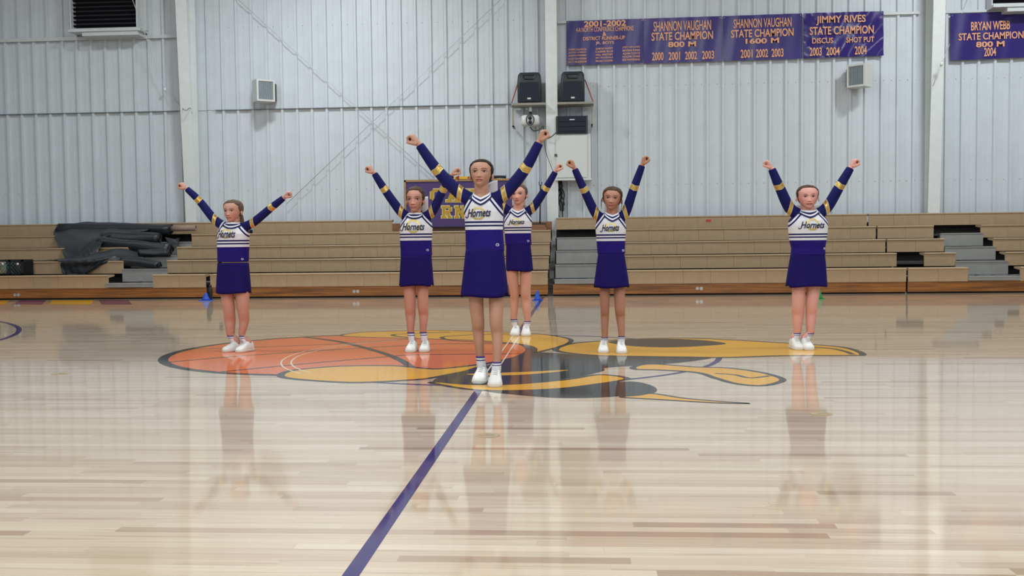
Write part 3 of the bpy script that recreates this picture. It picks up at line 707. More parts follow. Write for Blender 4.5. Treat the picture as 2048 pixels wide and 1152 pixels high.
# ================================================================== TARP, CRATE, CONES, SOCKETS
t = thing('vinyl_tarp', 'heap of black vinyl tarp rolls draped over the left bleachers', 'tarp', onY(230, 520, 18.8))
def roll(p, q, r, nm='roll', sag=0, seed=0):
    rnd = random.Random(seed); A, B = onY(*p), onY(*q); n = 14; mb = MB(); rs = []
    ph = [rnd.uniform(0, 6) for _ in range(4)]
    for i in range(n+1):
        u = i/n; c = A.lerp(B, u) + Vector((0, 0, -sag*math.sin(PI*u)))
        rs.append([(c.x+(0.03*math.sin(3*a+ph[0]) if i in (0, n) else 0), c.y+r*math.cos(a)*(1+.10*math.sin(2*a+ph[1]+u*3)+.05*math.sin(5*a+ph[2]-u*5)), c.z+r*.95*math.sin(a)*(1+.08*math.sin(3*a+ph[3]+u*4)+.05*math.sin(u*11+ph[0]))) for a in [2*PI*k/22 for k in range(22)]])
    mb.rings(rs)
    # spiral end showing the wound layers
    for e in (rs[0], rs[-1]):
        c = sum((Vector(p) for p in e), Vector())/len(e); pts = []
        dx = -.012 if e is rs[0] else .012
        for k in range(40):
            a = k*.45; rr_ = r*.9*(1-k/46); pts.append((c.x+dx, c.y+rr_*math.cos(a), c.z+rr_*math.sin(a)))
        mb.tube(pts, .008, 5)
    return mb.build(nm, M['tarp'], t)
roll((118, 459, 19.62), (342, 459, 19.62), .118, seed=1)
roll((205, 477, 19.12), (318, 478, 19.12), .125, seed=2)
roll((198, 487, 18.86), (340, 499, 18.80), .13, seed=3)
roll((243, 524, 18.22), (318, 531, 18.2), .085, seed=4, sag=-.02)
roll((280, 506, 18.45), (336, 506, 18.55), .075, seed=5)
mb = MB(); A = onY(338, 457.5, 19.62); B = onY(392, 456, 19.62)
n = 20; rs = [[(p.x, p.y+r*math.cos(2*PI*k/n), p.z+r*math.sin(2*PI*k/n)) for k in range(n)] for p, r in ((A, .056), (B, .056), (B, .046), (B-Vector((.12, 0, 0)), .046))]
mb.rings(rs); mb.build('cardboard_tube', M['cardboard'], t, 'brown cardboard core tube sticking out')
def sheet(net, seed, th=.008, fold=.02):
    rnd = random.Random(seed); G = [[onY(*q) for q in r] for r in net]
    nu = 8
    rows = [catmull(r, [0]*len(r), nu)[0] for r in G]
    cols = list(zip(*rows)); full_ = [catmull(list(c), [0]*len(c), nu)[0] for c in cols]
    nx, ny = len(full_), len(full_[0]); ph = [rnd.uniform(0, 6) for _ in range(3)]
    v = []; 
    for i in range(nx):
        for j in range(ny):
            p = full_[i][j]; w = fold*(math.sin(i*.55+j*.22+ph[0])+.6*math.sin(i*.9-j*.35+ph[1])); v.append((p.x, p.y-abs(w), p.z+w*.3))
    f = [(i*ny+j, i*ny+j+1, (i+1)*ny+j+1, (i+1)*ny+j) for i in range(nx-1) for j in range(ny-1)]
    mb = MB(); mb.add(v, f, 0, True); mb.add([(p[0], p[1]+th, p[2]-th) for p in v], [q[::-1] for q in f], 0, True)
    return mb.build('draped_sheet', M['tarp'], t)
sheet([[(113,456,19.82),(150,446,19.85),(200,444,19.85),(250,446,19.85),(300,449,19.8)], [(107,470,19.36),(140,464,19.34),(190,464,19.34),(240,463,19.34),(292,462,19.34)], [(119,490,18.9),(146,486,18.82),(178,482,18.8),(208,474,18.9),(226,470,19.1)], [(127,508,18.5),(146,507,18.48),(166,505,18.48),(184,497,18.55),(205,486,18.66)], [(133,521,18.3),(150,520,18.3),(166,518,18.32),(186,510,18.45),(200,500,18.55)]], 3)
sheet([[(92,519,18.5),(130,517,18.5),(170,512,18.45),(205,503,18.5),(240,497,18.6),(285,506,18.6)], [(118,521,18.07),(140,520,18.02),(172,520,18.02),(205,515,18.07),(240,510,18.3),(290,514,18.45)], [(122,535,18.03),(142,535,18.02),(170,535,18.02),(195,527,18.03),(226,519,18.15),(282,519,18.4)], [(127,550,18.03),(145,551,18.02),(166,550,18.02),(184,540,18.03),(212,526,18.1),(264,522,18.35)]], 9, fold=.015)
# loose flap at the right end
sheet([[(330,473,19.3),(350,478,19.2),(360,474,19.1)], [(335,486,19.1),(352,486,19.0),(358,490,18.95)], [(340,498,18.9),(350,494,18.85),(366,495,18.85)]], 12)
# crate
a = onY(-6, 552, 17.72); b = onY(47, 522, 17.72)
t = thing('crate', 'black lattice crate on the first bleacher row at the left edge', 'crate', ((a.x+b.x)/2, 17.87, .44))
x0, x1, z0, z1, y0, y1 = a.x, b.x, .437, .437+.285, 17.70, 18.04
mb = MB()
mb.box((x0, y0, z0), (x1, y1, z0+.02))
for za in (z0, z1-.035):
    mb.box((x0, y0, za), (x1, y0+.012, za+.035)); mb.box((x0, y1-.012, za), (x1, y1, za+.035)); mb.box((x0, y0, za), (x0+.012, y1, za+.035)); mb.box((x1-.012, y0, za), (x1, y1, za+.035))
for x in (x0, (x0+x1)/2-.02, x1-.04): mb.box((x, y0, z0), (x+.04, y0+.012, z1)); mb.box((x, y1-.012, z0), (x+.04, y1, z1))
mb.build('frame', M['black'], t)
for k in range(8):
    for s in (-1, 1):
        xx = x0+.03+k*(x1-x0-.06)/7; bb = MB(); bb.tube([(max(x0+.01, min(x1-.01, xx-s*.1)), y0+.006, z0+.03), (max(x0+.01, min(x1-.01, xx+s*.1)), y0+.006, z1-.03)], .005, 4); bb.build('lattice_bar', M['teal'] if k in (1, 2, 3) else M['cable'], t)
mb = MB(); mb.box((x0+.012, y1-.02, z0), (x1-.012, y1-.013, z1)); mb.build('liner', M['black'], t)
for px in (5, 35):
    p = onY(px, 528, 17.69); mb = MB(); mb.tube([(p.x, y0, p.z), (p.x, y0-.012, p.z)], .022, 12); mb.build('round_knob', M['whitep'], t)
# cones
def cone(px, py, h, rb, mt, label, tilt=0):
    p = onF(px, py); t = thing('sports_cone', label, 'cone', (p.x, p.y, 0), 'small sports cones')
    mb = MB(); mb.box((p.x-rb, p.y-rb, .0), (p.x+rb, p.y+rb, .012)); mb.build('base', mt, t)
    mb = MB(); n = 20; prof = [(.0, rb*.72), (.02, rb*.62), (h*.5, rb*.42), (h*.9, rb*.24), (h, rb*.2)]
    mb.rings([[(p.x+r*math.cos(2*PI*k/n)+tilt*z, p.y+r*math.sin(2*PI*k/n), z+.012) for k in range(n)] for z, r in prof]); mb.build('cone_body', mt, t)
cone(1075, 601, .15, .085, M['bluecone'], 'small blue cone by the far end of the centre line')
cone(1639, 598, .14, .07, M['greencone'], 'small green cone behind the rightmost girl')
cone(412, 601, .12, .10, M['bluecone'], 'small blue cone beside the black bottle by the kickboard')
p = onF(421, 600); t = thing('bottle', 'black bottle standing at the left kickboard joint', 'bottle', (p.x, p.y, 0))
mb = MB(); n = 18
mb.rings([[(p.x+r*math.cos(2*PI*k/n), p.y+r*math.sin(2*PI*k/n), z) for k in range(n)] for z, r in ((0, .036), (.005, .039), (.19, .039), (.215, .03), (.22, .024))]); mb.build('body', M['black'], t)
mb = MB(); mb.tube([(p.x, p.y, .22), (p.x, p.y, .262)], .026, 14); mb.build('cap', M['black'], t)
# brass floor sockets
for k, (px, py, lb) in enumerate(((120, 748, 'brass floor socket plate at the left of the court'), (976, 871, 'brass floor socket plate right of the centre line'), (1642, 828, 'brass floor socket plate at the right of the court'))):
    p = onF(px, py); t = thing('floor_socket', lb, 'floor plate', (p.x, p.y, 0), 'brass floor sockets')
    mb = MB(); n = 28; mb.rings([[(p.x+r*math.cos(2*PI*q/n), p.y+r*math.sin(2*PI*q/n), z) for q in range(n)] for z, r in ((0.0006, .062), (.002, .061), (.002, .052), (.0012, .05))]); mb.build('ring', M['socket'], t)
    mb = MB(); mb.box((p.x-.012, p.y-.006, .0012), (p.x+.03, p.y+.006, .005)); mb.build('latch', M['steel'], t)
# ================================================================== PEOPLE
BLUE = srgb(30, 11, 112); NAVY = srgb(14, 18, 86); SKIRT = srgb(21, 5, 90); WHITE = srgb(226, 226, 232); GOLD = srgb(206, 172, 96)
def top_material():
    t = NT('cheer_top_cloth'); v = t.attr('vv'); rag = t.attr('rag'); gg = t.attr('gg'); ee = t.attr('ee')
    w4 = lambda c: c
    col = t.mix(t.math('LESS_THAN', v, 0.0), WHITE, BLUE)
    nv = t.math('MAXIMUM', t.band(v, .37, .57), t.band(v, .78, 1.0)); col = t.mix(nv, col, NAVY)
    gold = t.math('MAXIMUM', t.band(gg, 0.0, .024), t.band(ee, -.02, .02)); edge = t.math('MAXIMUM', t.band(gg, -.005, .029), t.band(ee, -.023, .023))
    sl = t.mix(edge, NAVY, srgb(206, 190, 150)); sl = t.mix(gold, sl, GOLD)
    ion = t.math('GREATER_THAN', rag, 0.0)
    col = t.mix(ion, col, sl); col = t.mix(t.band(rag, -.013, .0), col, WHITE); col = t.mix(t.band(rag, -.025, -.013), col, NAVY)
    n = t.noise(160, 2); col = t.mix(t.math('MULTIPLY', n, .12), col, (.02, .02, .05, 1))
    gm = t.math('MULTIPLY', t.math('MULTIPLY', gold, ion), 1.0)
    t.set(Base_Color=col, Metallic=t.math('MULTIPLY', gm, .65), Roughness=t.math('SUBTRACT', .7, t.math('MULTIPLY', gm, .4)))
    t.b.inputs['Specular IOR Level'].default_value = .2
    t.bump(t.noise(30, 3), .25, .012)
    return t.m
M['top'] = top_material()
def cloth(name, c, sc=120):
    t = NT(name); n = t.noise(sc, 2); t.set(Base_Color=t.mix(t.math('MULTIPLY', n, .1), c, (.01, .01, .03, 1)), Roughness=.75); t.b.inputs['Specular IOR Level'].default_value = .2
    t.bump(t.noise(22, 3), .3, .012); return t.m
M['skirt'] = cloth('purple_skirt_cloth', SKIRT)
def stripes_mat(name, bands, a, b):
    t = NT(name); u = t.node('ShaderNodeUVMap').outputs[0]; s = t.node('ShaderNodeSeparateXYZ'); t.link(u, s.inputs[0]); y = s.outputs[1]
    f = None
    for lo, hi in bands:
        q = t.band(y, lo, hi); f = q if f is None else t.math('MAXIMUM', f, q)
    t.set(Base_Color=t.mix(f, a, b), Roughness=.75); return t.m
M['collar'] = stripes_mat('striped_collar_cloth', [(-.1, .25), (.5, .76)], WHITE, NAVY)
M['sock'] = stripes_mat('white_sock_with_navy_lines', [(.90, 1.1), (.74, .80), (.20, .30)], srgb(222, 222, 226), srgb(50, 44, 110))
M['shoe'] = mat('white_shoe_leather', srgb(230, 230, 226), .5, 0, .03, 40)
M['sole'] = mat('white_rubber_sole', srgb(214, 212, 206), .6, 0, .03)
M['lace'] = mat('grey_lace', srgb(190, 192, 196), .7)
M['lettering'] = mat('navy_lettering', srgb(30, 30, 70), .7)
M['emblem'] = mat('gold_emblem_foil', srgb(206, 186, 116), .35, .55)
M['bow'] = mat('white_bow_satin', srgb(224, 220, 224), .45, 0, .04, 30)
M['logo'] = mat('white_logo', srgb(220, 220, 235), .6)
M['sclera'] = mat('eye_white', srgb(168, 156, 150), .3, 0, .02)
M['iris'] = mat('brown_iris', srgb(44, 28, 20), .15, 0, .1)
M['lip'] = mat('lips', srgb(178, 108, 100), .45); M['mouth'] = mat('mouth_shadow', srgb(96, 48, 44), .6)
M['brow'] = mat('brow_hair', srgb(78, 54, 40), .8)
M['lash'] = mat('lash', srgb(40, 26, 22), .7)
def hair_mat(name, c):
    t = NT(name); n = t.noise(1.0, 5, stretch=(60, 9, 60), rough=.65)
    d = tuple(x*.45 for x in c[:3])+(1,)
    t.set(Base_Color=t.ramp(n, [(.3, d), (.7, c)]), Roughness=.62); t.b.inputs['Specular IOR Level'].default_value = .2; t.bump(n, .5, .006); return t.m
def skin_mat(name, c):
    t = NT(name); a = t.node('ShaderNodeAttribute', attribute_name='tint').outputs['Color']; n = t.noise(45, 4)
    col = t.mix(1.0, c, a, 'MULTIPLY'); col = t.mix(t.math('MULTIPLY', n, .14), col, tuple(x*.62 for x in c[:3])+(1,))
    t.set(Base_Color=col, Roughness=.52, Subsurface_Weight=.12); t.b.inputs['Subsurface Radius'].default_value = (.012, .005, .003)
    t.b.inputs['Subsurface Scale'].default_value = .6
    return t.m

def remesh(mb, voxel, smooth_it=3, fac=.5):
    me = mb.mesh('tmp', M['shoe']); o = bpy.data.objects.new('tmp', me); C.objects.link(o)
    r = o.modifiers.new('r', 'REMESH'); r.mode = 'VOXEL'; r.voxel_size = voxel; r.adaptivity = 0
    s = o.modifiers.new('s', 'SMOOTH'); s.factor = fac; s.iterations = smooth_it
    dg = bpy.context.evaluated_depsgraph_get(); dg.update()
    out = bpy.data.meshes.new_from_object(o.evaluated_get(dg))
    bpy.data.objects.remove(o); bpy.data.meshes.remove(me)
    out.materials.clear(); out.polygons.foreach_set('use_smooth', [True]*len(out.polygons))
    return out
def coords(me):
    a = np.empty(len(me.vertices)*3, np.float32); me.vertices.foreach_get('co', a); return a.reshape(-1, 3).astype(float)
def interp(z, zs, vs): return float(np.interp(z, zs, vs))
HZ = [0, .03, .08, .14, .22, .32, .42, .55, .68, .80, .90, .96, 1.0]
HW = [.075, .120, .168, .212, .262, .302, .338, .370, .385, .362, .292, .195, .03]
HF = [-.30, -.375, -.405, -.41, -.41, -.41, -.41, -.41, -.40, -.345, -.25, -.15, .04]
HB = [-.08, -.02, .05, .14, .26, .37, .45, .50, .505, .455, .35, .24, .06]
def head_pt(th, z, wk, hair=0.0):
    """point of the head surface in head units (x across, y back, z up; face towards -y)"""
    w = interp(z, HZ, HW)*wk; f = interp(z, HZ, HF); b = interp(z, HZ, HB); yc = min(.05, b-.04) if z < .1 else .05
    yc = max(min(yc, b-.02), f+.02)
    c, s = math.cos(th), math.sin(th); e = .94
    x = w*math.copysign(abs(c)**e, c); y = yc + ((b-yc) if s > 0 else (yc-f))*math.copysign(abs(s)**e, s)
    if s < 0 and not hair:
        ax = abs(x)
        g = lambda u, m_, sg: math.exp(-((u-m_)/sg)**2)
        dy = 0
        dy += .040*g(ax, .155, .075)*g(z, .485, .05)                # eye sockets
        dy -= .016*g(z, .575, .035)*g(ax, .13, .12)                  # brow
        nz = max(0, min(1, (.53-z)/.22)) if z > .285 else max(0, 1-(.285-z)/.03)
        dy -= (.02+.075*nz)*nz**.6*math.exp(-(x/(.028+.036*nz))**2) if z > .24 else 0   # nose
        dy -= .030*g(z, .295, .028)*g(ax, .065, .03)                 # nostrils
        dy -= .030*g(z, .205, .020)*g(x, 0, .075) + .032*g(z, .155, .022)*g(x, 0, .065)  # lips
        dy += .018*g(z, .18, .008)*g(x, 0, .09)
        dy += .014*g(z, .115, .02)*g(x, 0, .08); dy -= .02*g(z, .05, .035)*g(x, 0, .08)
        dy -= .018*g(ax, .2, .09)*g(z, .33, .09)
        y += dy
    if hair:
        y += 0
    return Vector((x, y, z))
def face_y(x, z, wk):
    best = 0
    lo, hi = -PI/2, 0.0
    for _ in range(24):
        m_ = (lo+hi)/2
        if head_pt(m_, z, wk).x < abs(x): lo = m_
        else: hi = m_
    return head_pt((lo+hi)/2, z, wk).y

def girl(S):
    k = S['k']
    # ---- feet first: they fix the depth of the body
    L = .150*S['H']; shoes = []
    for (px, py, ang) in S['toe']:
        toe = onF(px, py); d = Vector((math.sin(ang), -math.cos(ang), 0)); heel = toe - d*L
        shoes.append((toe, heel, d, heel + d*L*.27))
    Y = sum(s[3].y for s in shoes)/2 + S.get('dy', 0)
    P = lambda px, py, dy=0.0: onY(px, py, Y+dy)
    pxm = 1/(P(0, 500)-P(1, 500)).length        # pixels per metre at the body
    CX = S['neck'][0]
    root = thing('person', S['label'], 'person', (sum(s[3].x for s in shoes)/2, Y, 0), 'cheerleaders holding a high V pose')
    # ---- garment torso profile
    def trings(prof, kk, grow, dyk=0.0):
        rs = []
        for (py, xl, xr_, dr) in prof:
            a, b = P(xl, py), P(xr_, py); cx, rx, z = (a.x+b.x)/2, (b.x-a.x)/2*kk+grow, a.z
            ry = rx*dr; r = []
            for j in range(36):
                u = 2*PI*j/36; c, s = math.cos(u), math.sin(u)
                r.append((cx+rx*math.copysign(abs(c)**.85, c), Y+.01+ry*math.copysign(abs(s)**.85, s), z))
            rs.append(r)
        return rs
    T = S['torso']
    nb = P(*S['neck']); nr = S['neckw']/2/pxm
    arms = []
    for sgn, (sh, el, wr, fi) in zip((-1, 1), S['arms']):
        s1, e1, w1 = P(*sh), P(*el, -.02), P(*wr, -.03)
        s0 = Vector((nb.x+(s1.x-nb.x)*.30, Y+.015, nb.z-.055*k+(s1.z-nb.z)*.25))
        arms.append((sgn, s0, s1, e1, w1, P(*fi, -.03)))
    ar = S.get('ar', 1.0)*k
    # ---- body (one continuous skin)
    B = MB()
    B.rings(trings([(py, xl, xr_, dr*.96) for py, xl, xr_, dr in T], .92, 0)[::-1] if T[0][0] < T[-1][0] else trings([(py, xl, xr_, dr*.96) for py, xl, xr_, dr in T], .90, 0))
    chin, topp = P(*S['chin'], -.02), P(*S['top'], .0); hh = (topp-chin).length*S.get('hk', 1.0)
    R = Matrix.Rotation(S.get('hroll', 0), 3, 'Y') @ Matrix.Rotation(S.get('hyaw', 0), 3, 'Z') @ Matrix.Rotation(S.get('hpitch', 0), 3, 'X')
    mid = (chin+topp)/2; mid.y = Y+.0
    HL = lambda v: mid + R @ ((Vector(v)-Vector((0, .03, .5)))*hh)
    wk = S['headw']/2/pxm/hh/.385*.93
    nr_ = 64; zz = []
    N = 72
    for i in range(N+1): zz.append(i/N)
    B.rings([[HL(head_pt(2*PI*j/nr_, z, wk)) for j in range(nr_)] for z in zz])
    for s in (-1, 1):
        B.ball(HL((s*(.385*wk+.012), .05, .40)), Vector((.028, .062, .105))*hh, 8, M4=R @ Matrix.Rotation(-s*.35, 3, 'Z'))
    B.tube([HL((0, .10, .32)), HL((0, .09, .10)).lerp(nb, .35)+Vector((0, .0, 0)), nb+Vector((0, .012, .0)), nb+Vector((0, .012, -.06*k))], [nr*.98, nr*.97, nr*1.06, nr*1.3], 20)
    hands = []
    for sgn, s0, s1, e1, w1, f1 in arms:
        B.tube([s0, s1, e1, w1], [.040*k, .036*ar, .030*ar, .023*ar], 14, sub=4)
        hk = k*S.get('handk', 1.0)*1.02
        d = (f1-w1).normalized(); t_ = Vector((0, -1, 0)); t_ = (t_-d*t_.dot(d)).normalized(); n_ = t_.cross(d)
        if n_.x*sgn < 0: n_ = -n_
        # turn slightly so that the knuckles show
        tw = .25*S.get('twist', 1); t2 = (t_*math.cos(tw)+n_*math.sin(tw)).normalized(); n2 = (n_*math.cos(tw)-t_*math.sin(tw)).normalized()
        t_, n_ = t2, n2
        q = lambda a, b, c: w1 + d*(a*hk) + t_*(b*hk) + n_*(c*hk)
        # wrist and palm
        rs = []
        for a, hw, ht, c in ((-.04, .020, .017, 0), (0, .021, .018, 0), (.02, .029, .020, .003), (.045, .037, .019, .003), (.066, .038, .015, 0), (.078, .034, .009, .0)):
            rs.append([q(a, hw*math.cos(2*PI*j/16), c+ht*math.sin(2*PI*j/16)) for j in range(16)])
        B.rings(rs)
        for off, ll in ((.0285, .95), (.0095, 1.05), (-.0095, 1.0), (-.027, .84)):
            B.tube([q(.064, off, -.004), q(.079, off, .006*ll), q(.079, off, .027*ll), q(.068, off, .037*ll), q(.050, off, .036*ll), q(.042, off, .026*ll), q(.046, off, .016)], [.0094*hk, .0098*hk, .0094*hk, .0090*hk, .0086*hk, .0080*hk, .0070*hk], 8)
        B.tube([q(.012, .020, .006), q(.026, .031, .018), q(.042, .036, .032), q(.055, .031, .044), q(.060, .014, .050)], [.0145*hk, .0135*hk, .0115*hk, .0105*hk, .0088*hk], 8, sub=2)
    hipz = P(CX, S['skirt'][0][0]).z
    for li, (leg, sh) in enumerate(zip(S['legs'], shoes)):
        pts = []; sec = []
        z0 = P(CX, leg[0][0]).z; za = sh[3].z+.07*k
        for n_i, (py, xl, xr_) in enumerate(leg):
            a, b = P(xl, py), P(xr_, py); z = a.z; u = min(1, max(0, (z0-z)/(z0-za)))
            yy = Y + (sh[3].y-Y)*u
            if n_i == 2: yy += .012*k
            if n_i == 1: yy -= .008*k
            sec.append(((a.x+b.x)/2, yy, z, (b.x-a.x)/2*.98))
        top_ = sec[0]; hx = (P(S['skirt'][0][1], 0).x+P(S['skirt'][0][2], 0).x)/2; hx += (top_[0]-hx)*.72
        pts = [Vector((hx, Y+.01, hipz-.02))]; rad = [top_[3]*.92]
        for c in sec: pts.append(Vector(c[:3])); rad.append(c[3])
        an = sh[3]
        pts += [Vector((an.x, an.y, .10*k)), Vector((an.x, an.y+.005, .045*k))]; rad += [rad[-1]*.95, .027*k]
        B.tube(pts, rad, 20, sub=5)
        B.tube([an+Vector((0, 0, .05*k)), an+sh[2]*L*.3+Vector((0, 0, .04*k)), an+sh[2]*L*.55+Vector((0, 0, .032))], [.026*k, .020*k, .014*k], 12)
        S.setdefault('_an', []).append((sec[-1], an))
    bm_ = remesh(B, .0033, 2)
    v = coords(bm_)
    # skin tint: lips, cheeks; shade painted into mouth crease, nostrils and eye sockets
    Ri = np.array(R.transposed()); loc = (v-np.array(mid)) @ Ri.T/hh + np.array([0, .03, .5])
    tint = np.ones((len(v), 4), np.float32)
    x, yy, z = loc[:, 0], loc[:, 1], loc[:, 2]
    facem = (yy < -.15) & (z > -.05) & (z < 1.1) & (np.abs(x) < .5)
    lipw = .125*S.get('mouth', 1)
    lip = np.exp(-(x/lipw)**6)*np.exp(-((z-.18)/.040)**4)*facem
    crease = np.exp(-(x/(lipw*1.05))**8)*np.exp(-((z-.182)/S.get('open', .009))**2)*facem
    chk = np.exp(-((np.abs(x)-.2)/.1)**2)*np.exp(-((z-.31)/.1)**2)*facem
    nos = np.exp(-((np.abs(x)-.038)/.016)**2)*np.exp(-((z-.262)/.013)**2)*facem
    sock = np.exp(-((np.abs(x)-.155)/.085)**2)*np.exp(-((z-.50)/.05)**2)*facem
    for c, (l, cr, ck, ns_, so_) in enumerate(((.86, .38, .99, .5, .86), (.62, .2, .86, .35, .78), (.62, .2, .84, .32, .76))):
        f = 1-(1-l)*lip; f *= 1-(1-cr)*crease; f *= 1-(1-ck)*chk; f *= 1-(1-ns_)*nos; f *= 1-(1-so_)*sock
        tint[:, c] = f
    at = bm_.attributes.new('tint', 'FLOAT_COLOR', 'POINT'); at.data.foreach_set('color', tint.ravel())
    skin = skin_mat('skin', S['skin']); bm_.materials.append(skin)
    bm_.transform(Matrix.Translation(-wl(root))); bm_.name = 'body'
    body = link('body', bm_, root)
    # ---- eyes, brows
    for s in (-1, 1):
        ex, ez = s*.155, .487; ey = face_y(ex, ez, wk)
        mb = MB(); n = 14; rs = []; r = .071
        for i in range(n+1):
            a = PI*i/n*.62
            rs.append([HL((ex+r*1.15*math.sin(a)*math.cos(2*PI*j/20), ey+.046-r*math.cos(a), ez+r*.62*math.sin(a)*math.sin(2*PI*j/20))) for j in range(20)])
        mb.rings(rs[::-1]); nf = len(mb.f)
        for q in range(nf):
            cen = sum((Vector(mb.v[i]) for i in mb.f[q]), Vector())/len(mb.f[q]); lc = R.transposed() @ (cen-mid)/hh + Vector((0, .03, .5))
            gx, gz = S.get('gaze', (0, 0))
            if math.hypot((lc.x-ex-gx)/1.0, (lc.z-ez-gz)/.95) < .041: mb.mi[q] = 1
        mb.build('eye', [M['sclera'], M['iris']], root)
        for nm, dz, ww, r0, mt, arch, yo in (('eyelash', .040, .084, .0095, M['lash'], .010, -.004), ('eyebrow', .100, .096, .0125, S['_brow'], .020, -.001)):
            pts = []
            for j in range(9):
                u = j/8*2-1; xx = ex+u*ww; zq = ez+dz-.012+arch*(1-u*u)+(.004 if nm == 'eyelash' else .004)*s*u
                pts.append(HL((xx, face_y(xx, zq, wk)+yo, zq)))
            mb = MB(); mb.tube(pts, [r0*hh*(.45+.55*math.sin(PI*(.12+.76*j/8))) for j in range(9)], 6); mb.build(nm, mt, root)
    lw = .118*S.get('mouth', 1); op = S.get('open', .009)
    sm_ = S.get('smile', .3)*.022
    for nm, zc, r_, arch, mt, ww in (('upper_lip', .186+op*.8+sm_*.2, .015, .010-sm_, M['lip'], 1.0), ('lower_lip', .162-op*.8+sm_*.5, .019, -.010-sm_*1.6, M['lip'], .88), ('mouth_line', .177+sm_*.4, .005+op*.7, -sm_*1.2, M['mouth'], 1.0)):
        pts = []
        for j in range(11):
            u = j/10*2-1; xx = u*lw*ww; zq = zc+arch*(1-u*u)-(.006*math.exp(-(u/.2)**2) if nm == 'upper_lip' else 0)
            pts.append(HL((xx, face_y(xx, zq, wk)+(.004 if nm != 'mouth_line' else -.005), zq)))
        mb = MB(); mb.tube(pts, [r_*hh*(.25+.75*math.sin(PI*(.06+.88*j/10))**.7) for j in range(11)], 8); mb.build(nm, mt, root)
    # ---- hair: slicked back, dives under the skin inside the face region
    hm = MB(); rs = []; NH = 64; NR = 96
    hl = S.get('hairline', .84)
    for i in range(NH+1):
        z = .16 + (1.0-.16)*i/NH; r = []
        for j in range(NR):
            th = 2*PI*j/NR; p = head_pt(th, z, wk, 1)
            ax = abs(p.x)/(.385*wk)
            zl = hl - .02*ax - .42*max(0, ax-.50)**1.3 - S.get('part', .0)*math.exp(-(p.x/.02)**2)*-.0
            # face side: below the hairline and in front of the ears
            ft = -.16 if z > .58 else (-.16+(.58-z)*.9 if z > .42 else -.016)
            front = (ft - p.y)/.10 - (0 if z > .45 else (.45-z)*.6)
            below = (zl - z)/.045
            mface = 1/(1+math.exp(-4*min(front, below, 8)))
            low = 1/(1+math.exp(-(.24-z)/.02))
            m_ = max(mface, low)
            off = S.get('vol', .035)*(1-m_) - .06*m_
            cc = Vector((0, .06, min(.62, max(.3, z)))); dv = (p-cc).normalized(); p = p+dv*off
            r.append(HL(p))
        rs.append(r)
    hm.rings(rs); hair = hm.build('hair', S['_hair'], root)
    # ponytail gathered at the nape, bow behind it
    pz = S.get('ponyz', .34); base = HL((0, .50, pz))
    mb = MB(); mb.tube([HL((0, .42, pz+.02)), HL((0, .58, pz+.01)), HL((0, .64, pz-.25)), HL((0, .60, pz-.7)), HL((0, .56, pz-1.1))], [x_*hh for x_ in (.10, .13, .16, .13, .03)], 12, sub=5); mb.build('ponytail', S['_hair'], hair)
    if S.get('wisps'):
        for s in (-1, 1):
            mb = MB(); mb.tube([HL((s*.40*wk, -.02, .52)), HL((s*.44*wk, -.06, .36)), HL((s*.42*wk, -.05, .14)), HL((s*.40*wk, -.03, .0))], [x_*hh for x_ in (.022, .02, .014, .005)], 6, sub=4); mb.build('loose_strand', S['_hair'], hair)
    bo = S.get('bow')
    if bo:
        bc_ = P(bo[0], bo[1], .10); bw = bo[2]/pxm; sides = bo[3]
        for s in sides:
            mb = MB(); ce_ = bc_ + Vector((s*bw*.0, 0, 0)); rs = []
            inner = Vector((mid.x, bc_.y, bc_.z))
            for i in range(9):
                u = i/8; c = inner.lerp(bc_ if s*(bc_.x-mid.x) > 0 else Vector((2*mid.x-bc_.x, bc_.y, bc_.z+bw*.1)), u*1.12); hgt = bw*(.18+.62*math.sin(min(1, u*1.05)*PI*.55)); th = bw*.16*math.sin(PI*min(1, u*.92+.05))+.004
                rs.append([c+Vector((0, th*math.cos(2*PI*j/14), hgt*math.sin(2*PI*j/14)+.12*bw*u)) for j in range(14)])
            mb.rings(rs); mb.build('bow_loop', M['bow'], hair)
            e = bc_ if s*(bc_.x-mid.x) > 0 else Vector((2*mid.x-bc_.x, bc_.y, bc_.z))
            mb = MB(); tp = [inner+Vector((0, .01, 0)), inner.lerp(e, .7)+Vector((0, .0, -bw*.6)), inner.lerp(e, .95)+Vector((0, 0, -bw*1.3))]; tp, _ = catmull(tp, [0]*3, 5)
            w_ = bw*.32; vv = []; 
            for i, p in enumerate(tp): vv += [(p.x-w_*.5, p.y, p.z), (p.x+w_*.5, p.y, p.z), (p.x-w_*.5, p.y+.003, p.z), (p.x+w_*.5, p.y+.003, p.z)]
            ff = []
            for i in range(len(tp)-1): a = 4*i; ff += [(a, a+1, a+5, a+4), (a+2, a+6, a+7, a+3)]
            mb.add(vv, ff); mb.build('bow_tail', M['bow'], hair)
    # ---- cheer top: torso shell and sleeves in one garment
    G = MB(); G.rings(trings(T, 1.0, .0))
    for sgn, s0, s1, e1, w1, f1 in arms:
        we = w1.lerp(f1, -.12)
        G.tube([s0, s1, e1, we], [.052*k, .046*ar, .040*ar, .0305*ar], 18, sub=5)
    gm = remesh(G, .0050, 4)
    v = coords(gm); n = len(v)
    nbp, nzp = S['vneck'], None
    zs_ = [P(CX, y_).z for y_ in S['stripe']]
    vv = (v[:, 2]-zs_[1])/(zs_[0]-zs_[1])
    rag = np.full(n, -9.0); gg = np.full(n, -9.0); ee = np.full(n, -9.0)
